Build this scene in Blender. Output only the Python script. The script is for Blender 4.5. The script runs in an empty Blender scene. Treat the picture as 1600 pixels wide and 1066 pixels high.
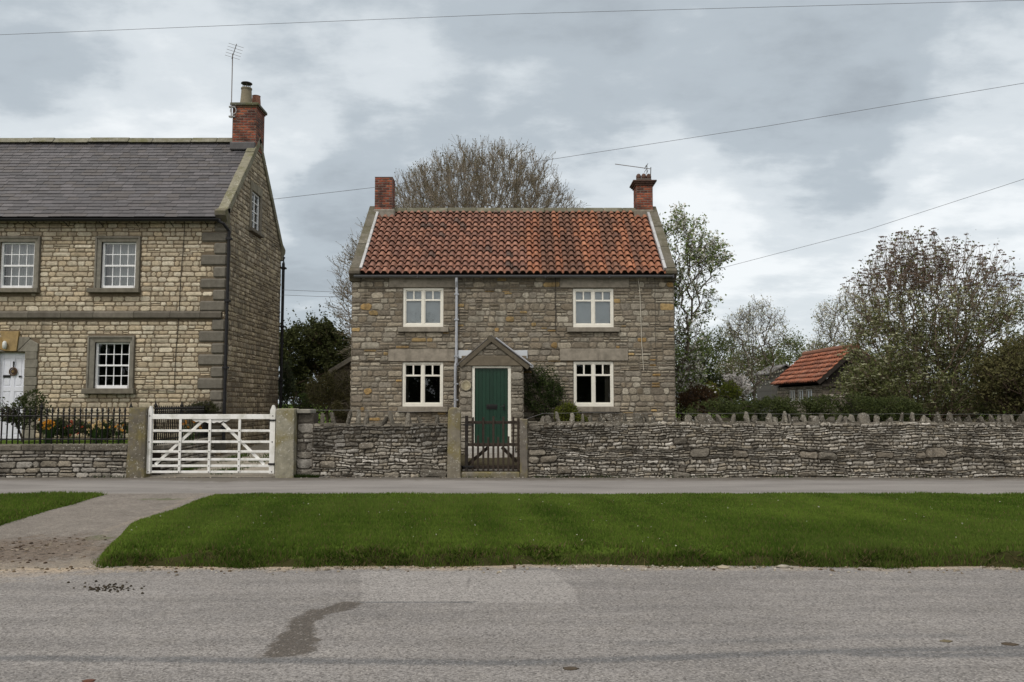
import bpy, math, random
import numpy as np
from mathutils import Vector, Matrix

S = bpy.context.scene
R = math.radians
# ------------------------------------------------------------------ camera
TILT = R(4.33); F = 1280.0; CAMZ = 1.65
cd = bpy.data.cameras.new('camera'); cam = bpy.data.objects.new('camera', cd)
S.collection.objects.link(cam); S.camera = cam
cam.location = (0, 0, CAMZ); cam.rotation_euler = (R(90) + TILT, 0, 0)
cd.sensor_width = 36; cd.lens = 28.8; cd.clip_start = 0.1; cd.clip_end = 3000


def ray(px, py):
    x = (px - 800) / F; z = (533 - py) / F
    return Vector((x, math.cos(TILT) - z * math.sin(TILT), math.sin(TILT) + z * math.cos(TILT)))


def at(px, py, Y):
    d = ray(px, py); k = Y / d.y
    return Vector((d.x * k, Y, CAMZ + d.z * k))


def gnd(px, py, z=0.0):
    d = ray(px, py); k = (z - CAMZ) / d.z
    return Vector((d.x * k, d.y * k, z))


# ------------------------------------------------------------------ world: overcast sky over a Nishita sky
W = bpy.data.worlds.new('World'); S.world = W; W.use_nodes = True
nt = W.node_tree; nt.nodes.clear()


def N(t, **k):
    n = nt.nodes.new(t)
    for a, b in k.items():
        setattr(n, a, b)
    return n


def L(a, b):
    nt.links.new(a, b)


def mth(op, a, b=None, clamp=False):
    n = N('ShaderNodeMath', operation=op); n.use_clamp = clamp
    for i, s in enumerate((a, b)):
        if s is None: continue
        if isinstance(s, (int, float)): n.inputs[i].default_value = s
        else: L(s, n.inputs[i])
    return n.outputs[0]


SUN_DIR = Vector((-0.42, -0.62, 1.05)).normalized()
sky = N('ShaderNodeTexSky', sky_type='NISHITA'); sky.sun_disc = False
sky.sun_elevation = math.asin(SUN_DIR.z); sky.sun_rotation = math.atan2(SUN_DIR.x, SUN_DIR.y)
tc = N('ShaderNodeTexCoord')
sep = N('ShaderNodeSeparateXYZ'); L(tc.outputs['Generated'], sep.inputs[0])
den = mth('ADD', mth('ABSOLUTE', sep.outputs[2]), 0.22)
cmb = N('ShaderNodeCombineXYZ')
L(mth('DIVIDE', sep.outputs[0], den), cmb.inputs[0]); L(mth('DIVIDE', sep.outputs[1], den), cmb.inputs[1])
n1 = N('ShaderNodeTexNoise'); n1.inputs['Scale'].default_value = 1.15; n1.inputs['Detail'].default_value = 7
n1.inputs['Roughness'].default_value = 0.52; n1.inputs['Distortion'].default_value = 0.25
mp = N('ShaderNodeMapping'); mp.inputs['Location'].default_value = (3.1, 1.7, 0.4); mp.inputs['Scale'].default_value = (1.0, 1.35, 1)
L(cmb.outputs[0], mp.inputs[0]); L(mp.outputs[0], n1.inputs['Vector'])
n2 = N('ShaderNodeTexNoise'); n2.inputs['Scale'].default_value = 4.2; n2.inputs['Detail'].default_value = 6
n2.inputs['Roughness'].default_value = 0.55
L(mp.outputs[0], n2.inputs['Vector'])
# warp the direction with noise, then add soft bright and dark cloud banks at fixed bearings
wn = N('ShaderNodeTexNoise'); wn.inputs['Scale'].default_value = 7.0; wn.inputs['Detail'].default_value = 5
L(tc.outputs['Generated'], wn.inputs['Vector'])
wv = N('ShaderNodeVectorMath', operation='MULTIPLY_ADD')
L(wn.outputs['Color'], wv.inputs[0]); wv.inputs[1].default_value = (0.3, 0.3, 0.22)
sub = N('ShaderNodeVectorMath', operation='SUBTRACT'); L(tc.outputs['Generated'], sub.inputs[0]); sub.inputs[1].default_value = (0.15, 0.15, 0.11)
L(sub.outputs[0], wv.inputs[2])
nrm = N('ShaderNodeVectorMath', operation='NORMALIZE'); L(wv.outputs[0], nrm.inputs[0])
n3 = N('ShaderNodeTexNoise'); n3.inputs['Scale'].default_value = 11; n3.inputs['Detail'].default_value = 5; n3.inputs['Roughness'].default_value = 0.6
L(mp.outputs[0], n3.inputs['Vector'])
total = mth('ADD', mth('ADD', mth('MULTIPLY', n1.outputs[0], 0.46), mth('MULTIPLY', n2.outputs[0], 0.44)), mth('MULTIPLY', n3.outputs[0], 0.16))
BANKS = [(160, 140, 15, .13), (330, 190, 9, .10), (640, 90, 8, .10), (520, 300, 9, -.04), (500, 430, 8, -.13), (1040, 350, 9, .16),
         (1300, 470, 14, .17), (1560, 200, 8, .13), (1560, 430, 9, .12), (1150, 110, 14, -.07), (820, 40, 9, -.10),
         (640, 200, 8, -.07), (60, 20, 7, -.12), (900, 190, 7, .03), (1250, 250, 8, -.08), (1420, 60, 8, -.05), (950, 290, 5, -.05), (330, 60, 8, -.06), (1160, 420, 6, .06)]
for px, py, deg, amp in BANKS:
    d = ray(px, py).normalized()
    dp = N('ShaderNodeVectorMath', operation='DOT_PRODUCT'); L(nrm.outputs[0], dp.inputs[0]); dp.inputs[1].default_value = d
    mr = N('ShaderNodeMapRange', interpolation_type='SMOOTHSTEP'); L(dp.outputs['Value'], mr.inputs[0])
    mr.inputs[1].default_value = math.cos(R(deg)); mr.inputs[2].default_value = 1.0
    mr.inputs[3].default_value = 0; mr.inputs[4].default_value = amp
    total = mth('ADD', total, mr.outputs[0])
rp = N('ShaderNodeValToRGB'); L(total, rp.inputs[0])
cr = rp.color_ramp; cr.interpolation = 'EASE'
cr.elements[0].position = 0.26; cr.elements[0].color = (0.335, 0.375, 0.41, 1)
cr.elements[1].position = 0.82; cr.elements[1].color = (0.80, 0.83, 0.845, 1)
e = cr.elements.new(0.46); e.color = (0.425, 0.475, 0.515, 1)
e = cr.elements.new(0.64); e.color = (0.62, 0.665, 0.695, 1)
# an overcast sky is brighter overhead (CIE overcast)
zen = N('ShaderNodeMapRange', interpolation_type='SMOOTHSTEP'); L(sep.outputs[2], zen.inputs[0])
zen.inputs[1].default_value = 0.46; zen.inputs[2].default_value = 1.0; zen.inputs[3].default_value = 0.0; zen.inputs[4].default_value = 1.0
# and round the hidden sun
sg_ = N('ShaderNodeVectorMath', operation='DOT_PRODUCT'); L(tc.outputs['Generated'], sg_.inputs[0]); sg_.inputs[1].default_value = SUN_DIR
glow = N('ShaderNodeMapRange', interpolation_type='SMOOTHSTEP'); L(sg_.outputs['Value'], glow.inputs[0]); glow.inputs[1].default_value = 0.25; glow.inputs[2].default_value = 1.0
hi = N('ShaderNodeMix', data_type='RGBA'); L(mth('ADD', zen.outputs[0], glow.outputs[0], True), hi.inputs[0])
L(rp.outputs[0], hi.inputs[6]); hi.inputs[7].default_value = (1.20, 1.12, 1.02, 1)
sc = N('ShaderNodeVectorMath', operation='SCALE'); L(hi.outputs[2], sc.inputs[0]); sc.inputs['Scale'].default_value = 11.4
mx = N('ShaderNodeMix', data_type='RGBA'); mx.inputs[0].default_value = 0.93
L(sky.outputs[0], mx.inputs[6]); L(sc.outputs[0], mx.inputs[7])
bg = N('ShaderNodeBackground'); bg.inputs['Strength'].default_value = 0.1; L(mx.outputs[2], bg.inputs[0])
out = N('ShaderNodeOutputWorld'); L(bg.outputs[0], out.inputs[0])

sd = bpy.data.lights.new('sun', 'SUN'); sun = bpy.data.objects.new('sun', sd); S.collection.objects.link(sun)
sd.energy = 1.5; sd.angle = R(10); sd.color = (1.0, 0.965, 0.92)
sun.rotation_euler = (-SUN_DIR).to_track_quat('-Z', 'Y').to_euler(); sun.location = SUN_DIR * 40
S.view_settings.view_transform = 'Standard'; S.view_settings.look = 'None'
S.view_settings.exposure = 0.06; S.view_settings.gamma = 1

# ------------------------------------------------------------------ helpers
WL = {}
COL = S.collection


def tag(o, label=None, cat=None, group=None, kind=None):
    if label: o['label'] = label
    if cat: o['category'] = cat
    if group: o['group'] = group
    if kind: o['kind'] = kind
    return o


def empty(name, loc, label, cat, group=None):
    o = bpy.data.objects.new(name, None); COL.objects.link(o); o.empty_display_size = 0.3
    o.location = loc; WL[o.name] = Vector(loc)
    return tag(o, label, cat, group)


def mesh_np(name, v, loops, starts, cols, mats, parent=None, midx=None, smooth=False, extra=None):
    v = np.asarray(v, dtype=np.float64).reshape(-1, 3)
    lo = v.min(0); hi = v.max(0)
    org = np.array([(lo[0] + hi[0]) / 2, (lo[1] + hi[1]) / 2, lo[2]])
    me = bpy.data.meshes.new(name)
    me.vertices.add(len(v)); me.vertices.foreach_set('co', (v - org).astype(np.float32).ravel())
    me.loops.add(len(loops)); me.loops.foreach_set('vertex_index', np.asarray(loops, dtype=np.int32))
    me.polygons.add(len(starts)); me.polygons.foreach_set('loop_start', np.asarray(starts, dtype=np.int32))
    if midx is not None: me.polygons.foreach_set('material_index', np.asarray(midx, dtype=np.int32))
    me.polygons.foreach_set('use_smooth', np.full(len(starts), bool(smooth)))
    for m in mats: me.materials.append(m)
    me.update(calc_edges=True)
    if cols is not None:
        cols = np.asarray(cols, dtype=np.float32)
        tot = np.diff(np.append(starts, len(loops)))
        cc = np.ones((len(loops), 4), dtype=np.float32)
        cc[:, :3] = np.repeat(cols, tot, axis=0)
        a = me.color_attributes.new('tint', 'FLOAT_COLOR', 'CORNER'); a.data.foreach_set('color', cc.ravel())
    if extra:
        for k, arr in extra.items():
            a = me.attributes.new(k, 'FLOAT', 'POINT'); a.data.foreach_set('value', np.asarray(arr, dtype=np.float32))
    o = bpy.data.objects.new(name, me); COL.objects.link(o)
    ow = Vector(org)
    if parent is not None:
        o.parent = parent; o.location = ow - WL[parent.name]
    else:
        o.location = ow
    WL[o.name] = ow
    return o


class MB:
    def __init__(s):
        s.v = []; s.f = []; s.c = []; s.m = []

    def poly(s, pts, col=(1, 1, 1), mi=0):
        b = len(s.v); s.v += [tuple(p) for p in pts]; s.f.append(list(range(b, b + len(pts)))); s.c.append(col); s.m.append(mi)

    def box(s, x0, x1, y0, y1, z0, z1, col=(1, 1, 1), mi=0):
        b = len(s.v)
        s.v += [(x0, y0, z0), (x1, y0, z0), (x1, y1, z0), (x0, y1, z0), (x0, y0, z1), (x1, y0, z1), (x1, y1, z1), (x0, y1, z1)]
        for f in ((0, 3, 2, 1), (4, 5, 6, 7), (0, 1, 5, 4), (1, 2, 6, 5), (2, 3, 7, 6), (3, 0, 4, 7)):
            s.f.append([b + i for i in f]); s.c.append(col); s.m.append(mi)

    def prism(s, pts, off, col=(1, 1, 1), mi=0):
        """closed prism: polygon pts swept by the vector off"""
        n = len(pts); b = len(s.v); off = Vector(off)
        s.v += [tuple(p) for p in pts] + [tuple(Vector(p) + off) for p in pts]
        fs = [list(range(n))[::-1], list(range(n, 2 * n))] + [[i, (i + 1) % n, n + (i + 1) % n, n + i] for i in range(n)]
        for f in fs:
            s.f.append([b + i for i in f]); s.c.append(col); s.m.append(mi)

    def bar(s, a, b_, w, h, col=(1, 1, 1), mi=0, side=(0, 1, 0)):
        """rectangular bar from a to b_, width w across, h along side"""
        a = Vector(a); b_ = Vector(b_); d = (b_ - a).normalized(); sd_ = Vector(side); u = d.cross(sd_).normalized(); sd_ = u.cross(d).normalized()
        p = [a + u * w / 2 + sd_ * h / 2, a - u * w / 2 + sd_ * h / 2, a - u * w / 2 - sd_ * h / 2, a + u * w / 2 - sd_ * h / 2]
        s.prism(p, b_ - a, col, mi)

    def tube(s, pts, r, n=8, col=(1, 1, 1), mi=0):
        pts = [Vector(p) for p in pts]; rs = r if isinstance(r, (list, tuple)) else [r] * len(pts)
        b = len(s.v)
        for i, p in enumerate(pts):
            d = (pts[min(i + 1, len(pts) - 1)] - pts[max(i - 1, 0)]).normalized()
            ref = Vector((0, 0, 1)) if abs(d.z) < 0.9 else Vector((0, 1, 0))
            u = d.cross(ref).normalized(); w = d.cross(u)
            for k in range(n):
                a = 2 * math.pi * k / n
                s.v.append(tuple(p + (u * math.cos(a) + w * math.sin(a)) * rs[i]))
        for i in range(len(pts) - 1):
            for k in range(n):
                k2 = (k + 1) % n
                s.f.append([b + i * n + k, b + i * n + k2, b + (i + 1) * n + k2, b + (i + 1) * n + k]); s.c.append(col); s.m.append(mi)
        s.f.append([b + k for k in range(n)][::-1]); s.c.append(col); s.m.append(mi)
        e0 = b + (len(pts) - 1) * n
        s.f.append([e0 + k for k in range(n)]); s.c.append(col); s.m.append(mi)

    def lathe(s, c, prof, n=16, col=(1, 1, 1), mi=0):
        s.tube([(c[0], c[1], c[2] + z) for r, z in prof], [r for r, z in prof], n, col, mi)

    def build(s, name, mats, parent=None, smooth=False, bevel=0, seg=2):
        if not isinstance(mats, (list, tuple)): mats = [mats]
        loops = [i for f in s.f for i in f]
        starts = np.cumsum([0] + [len(f) for f in s.f])[:-1]
        o = mesh_np(name, s.v, loops, starts, s.c, mats, parent, s.m, smooth)
        if bevel:
            b = o.modifiers.new('bevel', 'BEVEL'); b.width = bevel; b.segments = seg; b.limit_method = 'ANGLE'; b.angle_limit = R(40)
        return o


def dup(o, parent=None, loc=None, rz=None, scale=None):
    c = o.copy(); COL.objects.link(c)
    if parent is not None: c.parent = parent
    if loc is not None: c.location = loc
    if rz is not None: c.rotation_euler = (0, 0, rz)
    if scale is not None: c.scale = scale
    for ch in list(o.children): dup(ch, c)
    return c


# ------------------------------------------------------------------ materials
def new_mat(name):
    global nt
    m = bpy.data.materials.new(name); m.use_nodes = True; nt = m.node_tree; nt.nodes.clear()
    o = N('ShaderNodeOutputMaterial'); b = N('ShaderNodeBsdfPrincipled'); L(b.outputs[0], o.inputs[0])
    return m, b


def noise(vec, scale, detail=4, rough=0.6, dist=0.0):
    n = N('ShaderNodeTexNoise'); n.inputs['Scale'].default_value = scale; n.inputs['Detail'].default_value = detail
    n.inputs['Roughness'].default_value = rough; n.inputs['Distortion'].default_value = dist
    if vec is not None: L(vec, n.inputs['Vector'])
    return n.outputs[0]


def rng_(v, a, b, c=0.0, d=1.0):
    m = N('ShaderNodeMapRange'); L(v, m.inputs[0])
    for i, x in enumerate((a, b, c, d)): m.inputs[i + 1].default_value = x
    return m.outputs[0]


def mixc(f, a, b, mode='MIX'):
    m = N('ShaderNodeMix', data_type='RGBA', blend_type=mode)
    for i, s in ((0, f), (6, a), (7, b)):
        if isinstance(s, (int, float)): m.inputs[i].default_value = s
        elif isinstance(s, tuple): m.inputs[i].default_value = (*s, 1)
        else: L(s, m.inputs[i])
    return m.outputs[2]


def bump(b, h, strength=0.3, dist=0.02):
    n = N('ShaderNodeBump'); n.inputs['Strength'].default_value = strength; n.inputs['Distance'].default_value = dist
    L(h, n.inputs['Height']); L(n.outputs[0], b.inputs['Normal'])


def position():
    return N('ShaderNodeNewGeometry').outputs['Position']


def tint():
    return N('ShaderNodeAttribute', attribute_name='tint').outputs['Color']


def attr(nm):
    return N('ShaderNodeAttribute', attribute_name=nm).outputs['Fac']


def mat_tint(name, rough=0.85, var=0.35, scale=14, bs=0.35, bd=0.02, lichen=None, lich_t=(0.62, 0.70), lich_s=22, streak=None, stain=None, stain_s=1.2, stain_t=(0.5, 0.68), stain_a=0.7, spec=0.25, fine=60):
    """colour from the tint attribute with mottling, optional pale lichen spots and dark weathering blotches"""
    m, b = new_mat(name); P = position()
    nz = noise(P, scale, 5, 0.65)
    k = rng_(nz, 0.25, 0.75, 1 - var, 1 + var)
    c = N('ShaderNodeVectorMath', operation='SCALE'); L(tint(), c.inputs[0]); L(k, c.inputs['Scale'])
    col = c.outputs[0]
    if stain:
        f = rng_(noise(P, stain_s, 5, 0.6, 0.3), stain_t[0], stain_t[1], 0, stain_a); col = mixc(f, col, stain)
    if streak:
        sm = N('ShaderNodeMapping'); L(P, sm.inputs[0]); sm.inputs['Scale'].default_value = (4.5, 4.5, .38)
        f = mth('MULTIPLY', rng_(noise(sm.outputs[0], 1.0, 5, .65), .50, .72, 0, .62), rng_(noise(P, .5, 3), .40, .58)); col = mixc(f, col, streak)
    if lichen:
        f = rng_(noise(P, lich_s, 3, 0.7), lich_t[0], lich_t[1], 0, 0.8)
        f = mth('MULTIPLY', f, rng_(noise(P, 1.1, 3), 0.38, 0.55))
        col = mixc(f, col, lichen)
    L(col, b.inputs['Base Color']); b.inputs['Roughness'].default_value = rough; b.inputs['Specular IOR Level'].default_value = spec
    if bs:
        h = mth('ADD', noise(P, scale * 2, 6, 0.7), mth('MULTIPLY', noise(P, fine, 3), 0.4)); bump(b, h, bs, bd)
    return m


M = {}
M['cottage_stone'] = mat_tint('cottage_stone', 0.9, 0.42, 16, 0.6, 0.025, streak=(0.07, 0.06, 0.045), lichen=(0.40, 0.38, 0.33), lich_t=(0.66, 0.74), stain=(0.075, 0.065, 0.05), stain_s=0.9, stain_t=(0.52, 0.75), stain_a=0.55)
M['cream_stone'] = mat_tint('cream_stone', 0.9, 0.34, 15, 0.55, 0.02, streak=(0.07, 0.06, 0.045), lichen=(0.50, 0.47, 0.38), lich_t=(0.68, 0.76), stain=(0.13, 0.11, 0.075), stain_s=0.7, stain_t=(0.54, 0.8), stain_a=0.55)
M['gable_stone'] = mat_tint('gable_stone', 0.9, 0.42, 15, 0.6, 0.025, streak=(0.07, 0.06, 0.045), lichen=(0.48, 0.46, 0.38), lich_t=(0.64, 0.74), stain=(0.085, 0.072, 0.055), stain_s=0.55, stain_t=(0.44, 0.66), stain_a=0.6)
M['drystone'] = mat_tint('drystone', 0.92, 0.5, 26, 0.9, 0.02, lichen=(0.60, 0.59, 0.54), lich_t=(0.60, 0.66), lich_s=30, stain=(0.05, 0.043, 0.034), stain_s=2.4, stain_t=(0.50, 0.68), stain_a=0.65)
M['dressed_stone'] = mat_tint('dressed_stone', 0.88, 0.26, 9, 0.3, 0.012, streak=(0.07, 0.06, 0.045), lichen=(0.42, 0.41, 0.36), lich_t=(0.7, 0.78), stain=(0.09, 0.08, 0.06), stain_s=3, stain_t=(0.5, 0.75), stain_a=0.5)
M['mossy_stone'] = mat_tint('mossy_stone', 0.92, 0.3, 9, 0.4, 0.015, lichen=(0.47, 0.47, 0.42), lich_t=(0.60, 0.68), stain=(0.10, 0.10, 0.035), stain_s=2.6, stain_t=(0.48, 0.64), stain_a=0.65)
M['grey_coping'] = mat_tint('grey_coping', 0.92, 0.32, 9, 0.4, 0.015, lichen=(0.40, 0.40, 0.35), lich_t=(0.64, 0.72), stain=(0.075, 0.07, 0.04), stain_s=2.6, stain_t=(0.44, 0.62), stain_a=0.7)
M['post_stone'] = mat_tint('post_stone', 0.9, 0.3, 8, 0.35, 0.012, lichen=(0.50, 0.49, 0.44), lich_t=(0.60, 0.66), lich_s=26, streak=(0.045, 0.04, 0.03), stain=(0.19, 0.16, 0.06), stain_s=2.6, stain_t=(0.46, 0.62), stain_a=0.75)
M['brick'] = mat_tint('brick', 0.85, 0.3, 18, 0.4, 0.01, stain=(0.025, 0.018, 0.015), stain_s=2.2, stain_t=(0.46, 0.66), stain_a=0.75)
M['pantile'] = mat_tint('pantile', 0.75, 0.3, 16, 0.25, 0.008, lichen=(0.30, 0.25, 0.20), lich_t=(0.7, 0.78), stain=(0.05, 0.04, 0.034), stain_s=(2.6), stain_t=(0.5, 0.75), stain_a=0.5, spec=0.25)
M['slate'] = mat_tint('slate', 0.55, 0.22, 10, 0.2, 0.006, lichen=(0.36, 0.36, 0.33), lich_t=(0.71, 0.78), lich_s=14, stain=(0.045, 0.04, 0.042), stain_s=1.1, stain_t=(0.52, 0.75), stain_a=0.55, spec=0.4)
M['render_stone'] = mat_tint('render_stone', 0.9, 0.3, 6, 0.3)
M['paint'] = mat_tint('paint', 0.42, 0.05, 8, 0.06, 0.004, stain=(0.50, 0.48, 0.42), stain_s=7, stain_t=(0.55, 0.8), stain_a=0.35, spec=0.45)
M['old_paint'] = mat_tint('old_paint', 0.5, 0.06, 8, 0.1, 0.004, stain=(0.33, 0.33, 0.25), stain_s=5, stain_t=(0.47, 0.75), stain_a=0.6, spec=0.4)
M['green_paint'] = mat_tint('green_paint', 0.38, 0.14, 5, 0.05, 0.004, spec=0.45)
M['black_metal'] = mat_tint('black_metal', 0.5, 0.25, 20, 0.12, 0.003, stain=(0.03, 0.02, 0.014), stain_s=9, stain_t=(0.6, 0.72), stain_a=0.5, spec=0.2)
M['grey_metal'] = mat_tint('grey_metal', 0.42, 0.15, 12, 0.05, 0.003, spec=0.5)
M['wood'] = mat_tint('wood', 0.85, 0.35, 18, 0.4, 0.008, stain=(0.08, 0.078, 0.065), stain_s=6, stain_t=(0.58, 0.75), stain_a=0.4)
M['dark'] = mat_tint('dark_room', 0.95, 0.1, 4, 0)
M['cloth'] = mat_tint('curtain_cloth', 0.9, 0.08, 4, 0)
M['terracotta'] = mat_tint('terracotta', 0.85, 0.25, 10, 0.2, 0.005, stain=(0.05, 0.045, 0.04), stain_s=5, stain_t=(0.5, 0.7), stain_a=0.6)
M['bark'] = mat_tint('bark', 0.95, 0.35, 12, 0.4, 0.01, stain=(0.08, 0.085, 0.03), stain_s=2.5, stain_t=(0.5, 0.66), stain_a=0.5)
M['soil'] = mat_tint('soil', 0.97, 0.45, 9, 0.8, 0.04, spec=0.03)
M['gravel'] = mat_tint('gravel', 0.95, 0.5, 40, 0.8, 0.03)


def leaf_mat(name, rough=0.6, spec=.15):
    m, b = new_mat(name); L(tint(), b.inputs['Base Color']); b.inputs['Roughness'].default_value = rough
    b.inputs['Specular IOR Level'].default_value = spec
    tr = N('ShaderNodeBsdfTranslucent'); L(tint(), tr.inputs[0])
    ms = N('ShaderNodeMixShader'); ms.inputs[0].default_value = 0.42; L(b.outputs[0], ms.inputs[1]); L(tr.outputs[0], ms.inputs[2])
    o = [n for n in nt.nodes if n.type == 'OUTPUT_MATERIAL'][0]; L(ms.outputs[0], o.inputs[0])
    return m


M['leaf'] = leaf_mat('leaf'); M['grass'] = leaf_mat('grass_blade', 0.9, .03); M['petal'] = leaf_mat('petal', 0.7)


def glass_mat():
    m, b = new_mat('window_glass')
    g = N('ShaderNodeBsdfGlossy'); g.inputs['Roughness'].default_value = 0.015; g.inputs[0].default_value = (0.9, 0.95, 1, 1)
    t = N('ShaderNodeBsdfTransparent'); t.inputs[0].default_value = (0.86, 0.9, 0.9, 1)
    P = position(); bump_n = N('ShaderNodeBump'); bump_n.inputs['Strength'].default_value = 0.08; bump_n.inputs['Distance'].default_value = 0.02
    L(noise(P, 2.2, 2), bump_n.inputs['Height']); L(bump_n.outputs[0], g.inputs['Normal'])
    fr = N('ShaderNodeFresnel'); fr.inputs[0].default_value = 1.5
    f = mth('ADD', mth('MULTIPLY', fr.outputs[0], 1.9), 0.02, True)
    ms = N('ShaderNodeMixShader'); L(f, ms.inputs[0]); L(t.outputs[0], ms.inputs[1]); L(g.outputs[0], ms.inputs[2])
    o = [n for n in nt.nodes if n.type == 'OUTPUT_MATERIAL'][0]; L(ms.outputs[0], o.inputs[0])
    return m


M['glass'] = glass_mat()


def road_mat():
    m, b = new_mat('asphalt'); P = position()
    big = noise(P, 0.5, 5, 0.6); mid = noise(P, 3.2, 6, 0.7)
    st = N('ShaderNodeMapping'); L(P, st.inputs[0]); st.inputs['Scale'].default_value = (0.16, 1.6, 1)
    streak = noise(st.outputs[0], 2.0, 5, 0.6)
    vo = N('ShaderNodeTexVoronoi'); vo.inputs['Scale'].default_value = 75; L(P, vo.inputs['Vector'])
    sv = N('ShaderNodeSeparateColor'); L(vo.outputs['Color'], sv.inputs[0])
    col = mixc(rng_(big, 0.3, 0.7), (0.168, 0.160, 0.155), (0.222, 0.213, 0.206))
    col = mixc(rng_(streak, 0.42, 0.70, 0, .8), col, (0.132, 0.127, 0.124))
    col = mixc(rng_(mid, 0.45, 0.75, 0, .35), col, (0.21, 0.195, 0.175))
    # attributes painted as worn patches: new patch, tar seam, damp, dirt
    col = mixc(rng_(mth('ADD', attr('patch'), mth('MULTIPLY', mth('SUBTRACT', mid, .5), .5)), 0.45, 0.6, 0, .6), col, (0.255, 0.245, 0.236))
    col = mixc(rng_(mth('ADD', attr('seam'), mth('MULTIPLY', mth('SUBTRACT', mid, .5), .9)), 0.3, 0.75, 0, .75), col, (0.092, 0.095, 0.10))
    col = mixc(rng_(mth('ADD', attr('dirt_shade'), mth('MULTIPLY', mth('SUBTRACT', mid, .5), 1.3)), 0.25, 0.9, 0, .85), col, (0.33, 0.265, 0.19))
    wet = rng_(mth('ADD', attr('wet'), mth('MULTIPLY', mth('SUBTRACT', noise(P, 6, 7, .78), .5), 1.5)), 0.42, 0.60)
    col = mixc(mth('MULTIPLY', wet, .9), col, (0.062, 0.052, 0.042))
    k = rng_(mth('ADD', mth('MULTIPLY', sv.outputs[0], .65), mth('MULTIPLY', noise(P, 40, 4, .75), .6)), .1, 1.15, 0.42, 1.58)
    c = N('ShaderNodeVectorMath', operation='SCALE'); L(col, c.inputs[0]); L(k, c.inputs['Scale'])
    v2 = N('ShaderNodeTexVoronoi'); v2.inputs['Scale'].default_value = 52; L(P, v2.inputs['Vector'])
    s2 = N('ShaderNodeSeparateColor'); L(v2.outputs['Color'], s2.inputs[0])
    chip = mth('MULTIPLY', rng_(s2.outputs[1], .80, .86, 0, .55), rng_(v2.outputs['Distance'], .25, .5, 1, 0)); pit = mth('MULTIPLY', rng_(s2.outputs[2], .82, .88, 0, .7), rng_(v2.outputs['Distance'], .3, .55, 1, 0))
    fin = mixc(pit, mixc(chip, c.outputs[0], (.36, .345, .325)), (.055, .05, .046))
    L(fin, b.inputs['Base Color'])
    L(mth('SUBTRACT', 0.9, mth('MULTIPLY', wet, 0.25)), b.inputs['Roughness']); b.inputs['Specular IOR Level'].default_value = 0.3
    bump(b, mth('ADD', vo.outputs['Distance'], mth('MULTIPLY', mid, .6)), 0.5, 0.012)
    return m


M['road'] = road_mat()


def drive_mat():
    m, b = new_mat('worn_drive'); P = position()
    mid = noise(P, 2.6, 7, 0.72, .4); fine = noise(P, 30, 4, .7)
    vo = N('ShaderNodeTexVoronoi'); vo.inputs['Scale'].default_value = 55; L(P, vo.inputs['Vector'])
    sv = N('ShaderNodeSeparateColor'); L(vo.outputs['Color'], sv.inputs[0])
    col = mixc(rng_(mid, 0.3, 0.7), (0.13, 0.116, 0.102), (0.215, 0.195, 0.172))
    col = mixc(rng_(mth('ADD', attr('mud'), mth('MULTIPLY', mth('SUBTRACT', noise(P, 3.5, 9, .8, .8), .5), 2.6)), 0.35, 0.75, 0, .8), col, (0.12, 0.09, 0.066))
    deb = mth('MULTIPLY', rng_(noise(P, 16, 6, .8, .6), .50, .60), mth('MINIMUM', mth('ADD', attr('mud'), .22), 1.0))
    col = mixc(deb, col, (.05, .036, .026))
    lig = mth('MULTIPLY', rng_(noise(P, 11, 5, .75, .5), .58, .68, 0, .6), mth('MINIMUM', mth('ADD', attr('mud'), .35), 1.0)); col = mixc(lig, col, (.24, .215, .18))
    col = mixc(rng_(mth('ADD', attr('sand'), mth('MULTIPLY', mth('SUBTRACT', mid, .5), 1.2)), 0.35, 0.9, 0, .8), col, (0.235, 0.20, 0.155))
    col = mixc(rng_(mth('ADD', attr('moss'), mth('MULTIPLY', mth('SUBTRACT', noise(P, 7, 5, .7), .5), 1.6)), 0.5, 0.8, 0, .8), col, (0.075, 0.085, 0.035))
    k = rng_(mth('ADD', mth('MULTIPLY', sv.outputs[0], .6), mth('MULTIPLY', fine, .5)), 0.1, 1, 0.65, 1.35)
    c = N('ShaderNodeVectorMath', operation='SCALE'); L(col, c.inputs[0]); L(k, c.inputs['Scale']); L(c.outputs[0], b.inputs['Base Color'])
    b.inputs['Roughness'].default_value = 0.95; bump(b, mth('ADD', vo.outputs['Distance'], mid), 0.7, 0.02)
    return m


M['drive'] = drive_mat()


def pave_mat():
    m, b = new_mat('tarmac_pavement'); P = position()
    st = N('ShaderNodeMapping'); L(P, st.inputs[0]); st.inputs['Scale'].default_value = (0.25, 1.1, 1)
    a = noise(st.outputs[0], 1.6, 6, 0.62); f = noise(P, 60, 3, .7)
    col = mixc(rng_(a, 0.32, 0.68), (0.135, 0.128, 0.122), (0.215, 0.205, 0.195))
    col = mixc(rng_(mth('ADD', attr('dirt_shade'), mth('MULTIPLY', mth('SUBTRACT', noise(P, 5, 6, .7), .5), 1.3)), 0.35, 0.8, 0, .85), col, (0.085, 0.075, 0.06))  # dirt, and the contact shade painted at the wall foot
    c = N('ShaderNodeVectorMath', operation='SCALE'); L(col, c.inputs[0]); L(rng_(f, .25, .75, .78, 1.22), c.inputs['Scale']); L(c.outputs[0], b.inputs['Base Color'])
    b.inputs['Roughness'].default_value = 0.92; bump(b, f, 0.4, 0.01)
    return m


M['pave'] = pave_mat()


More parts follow.
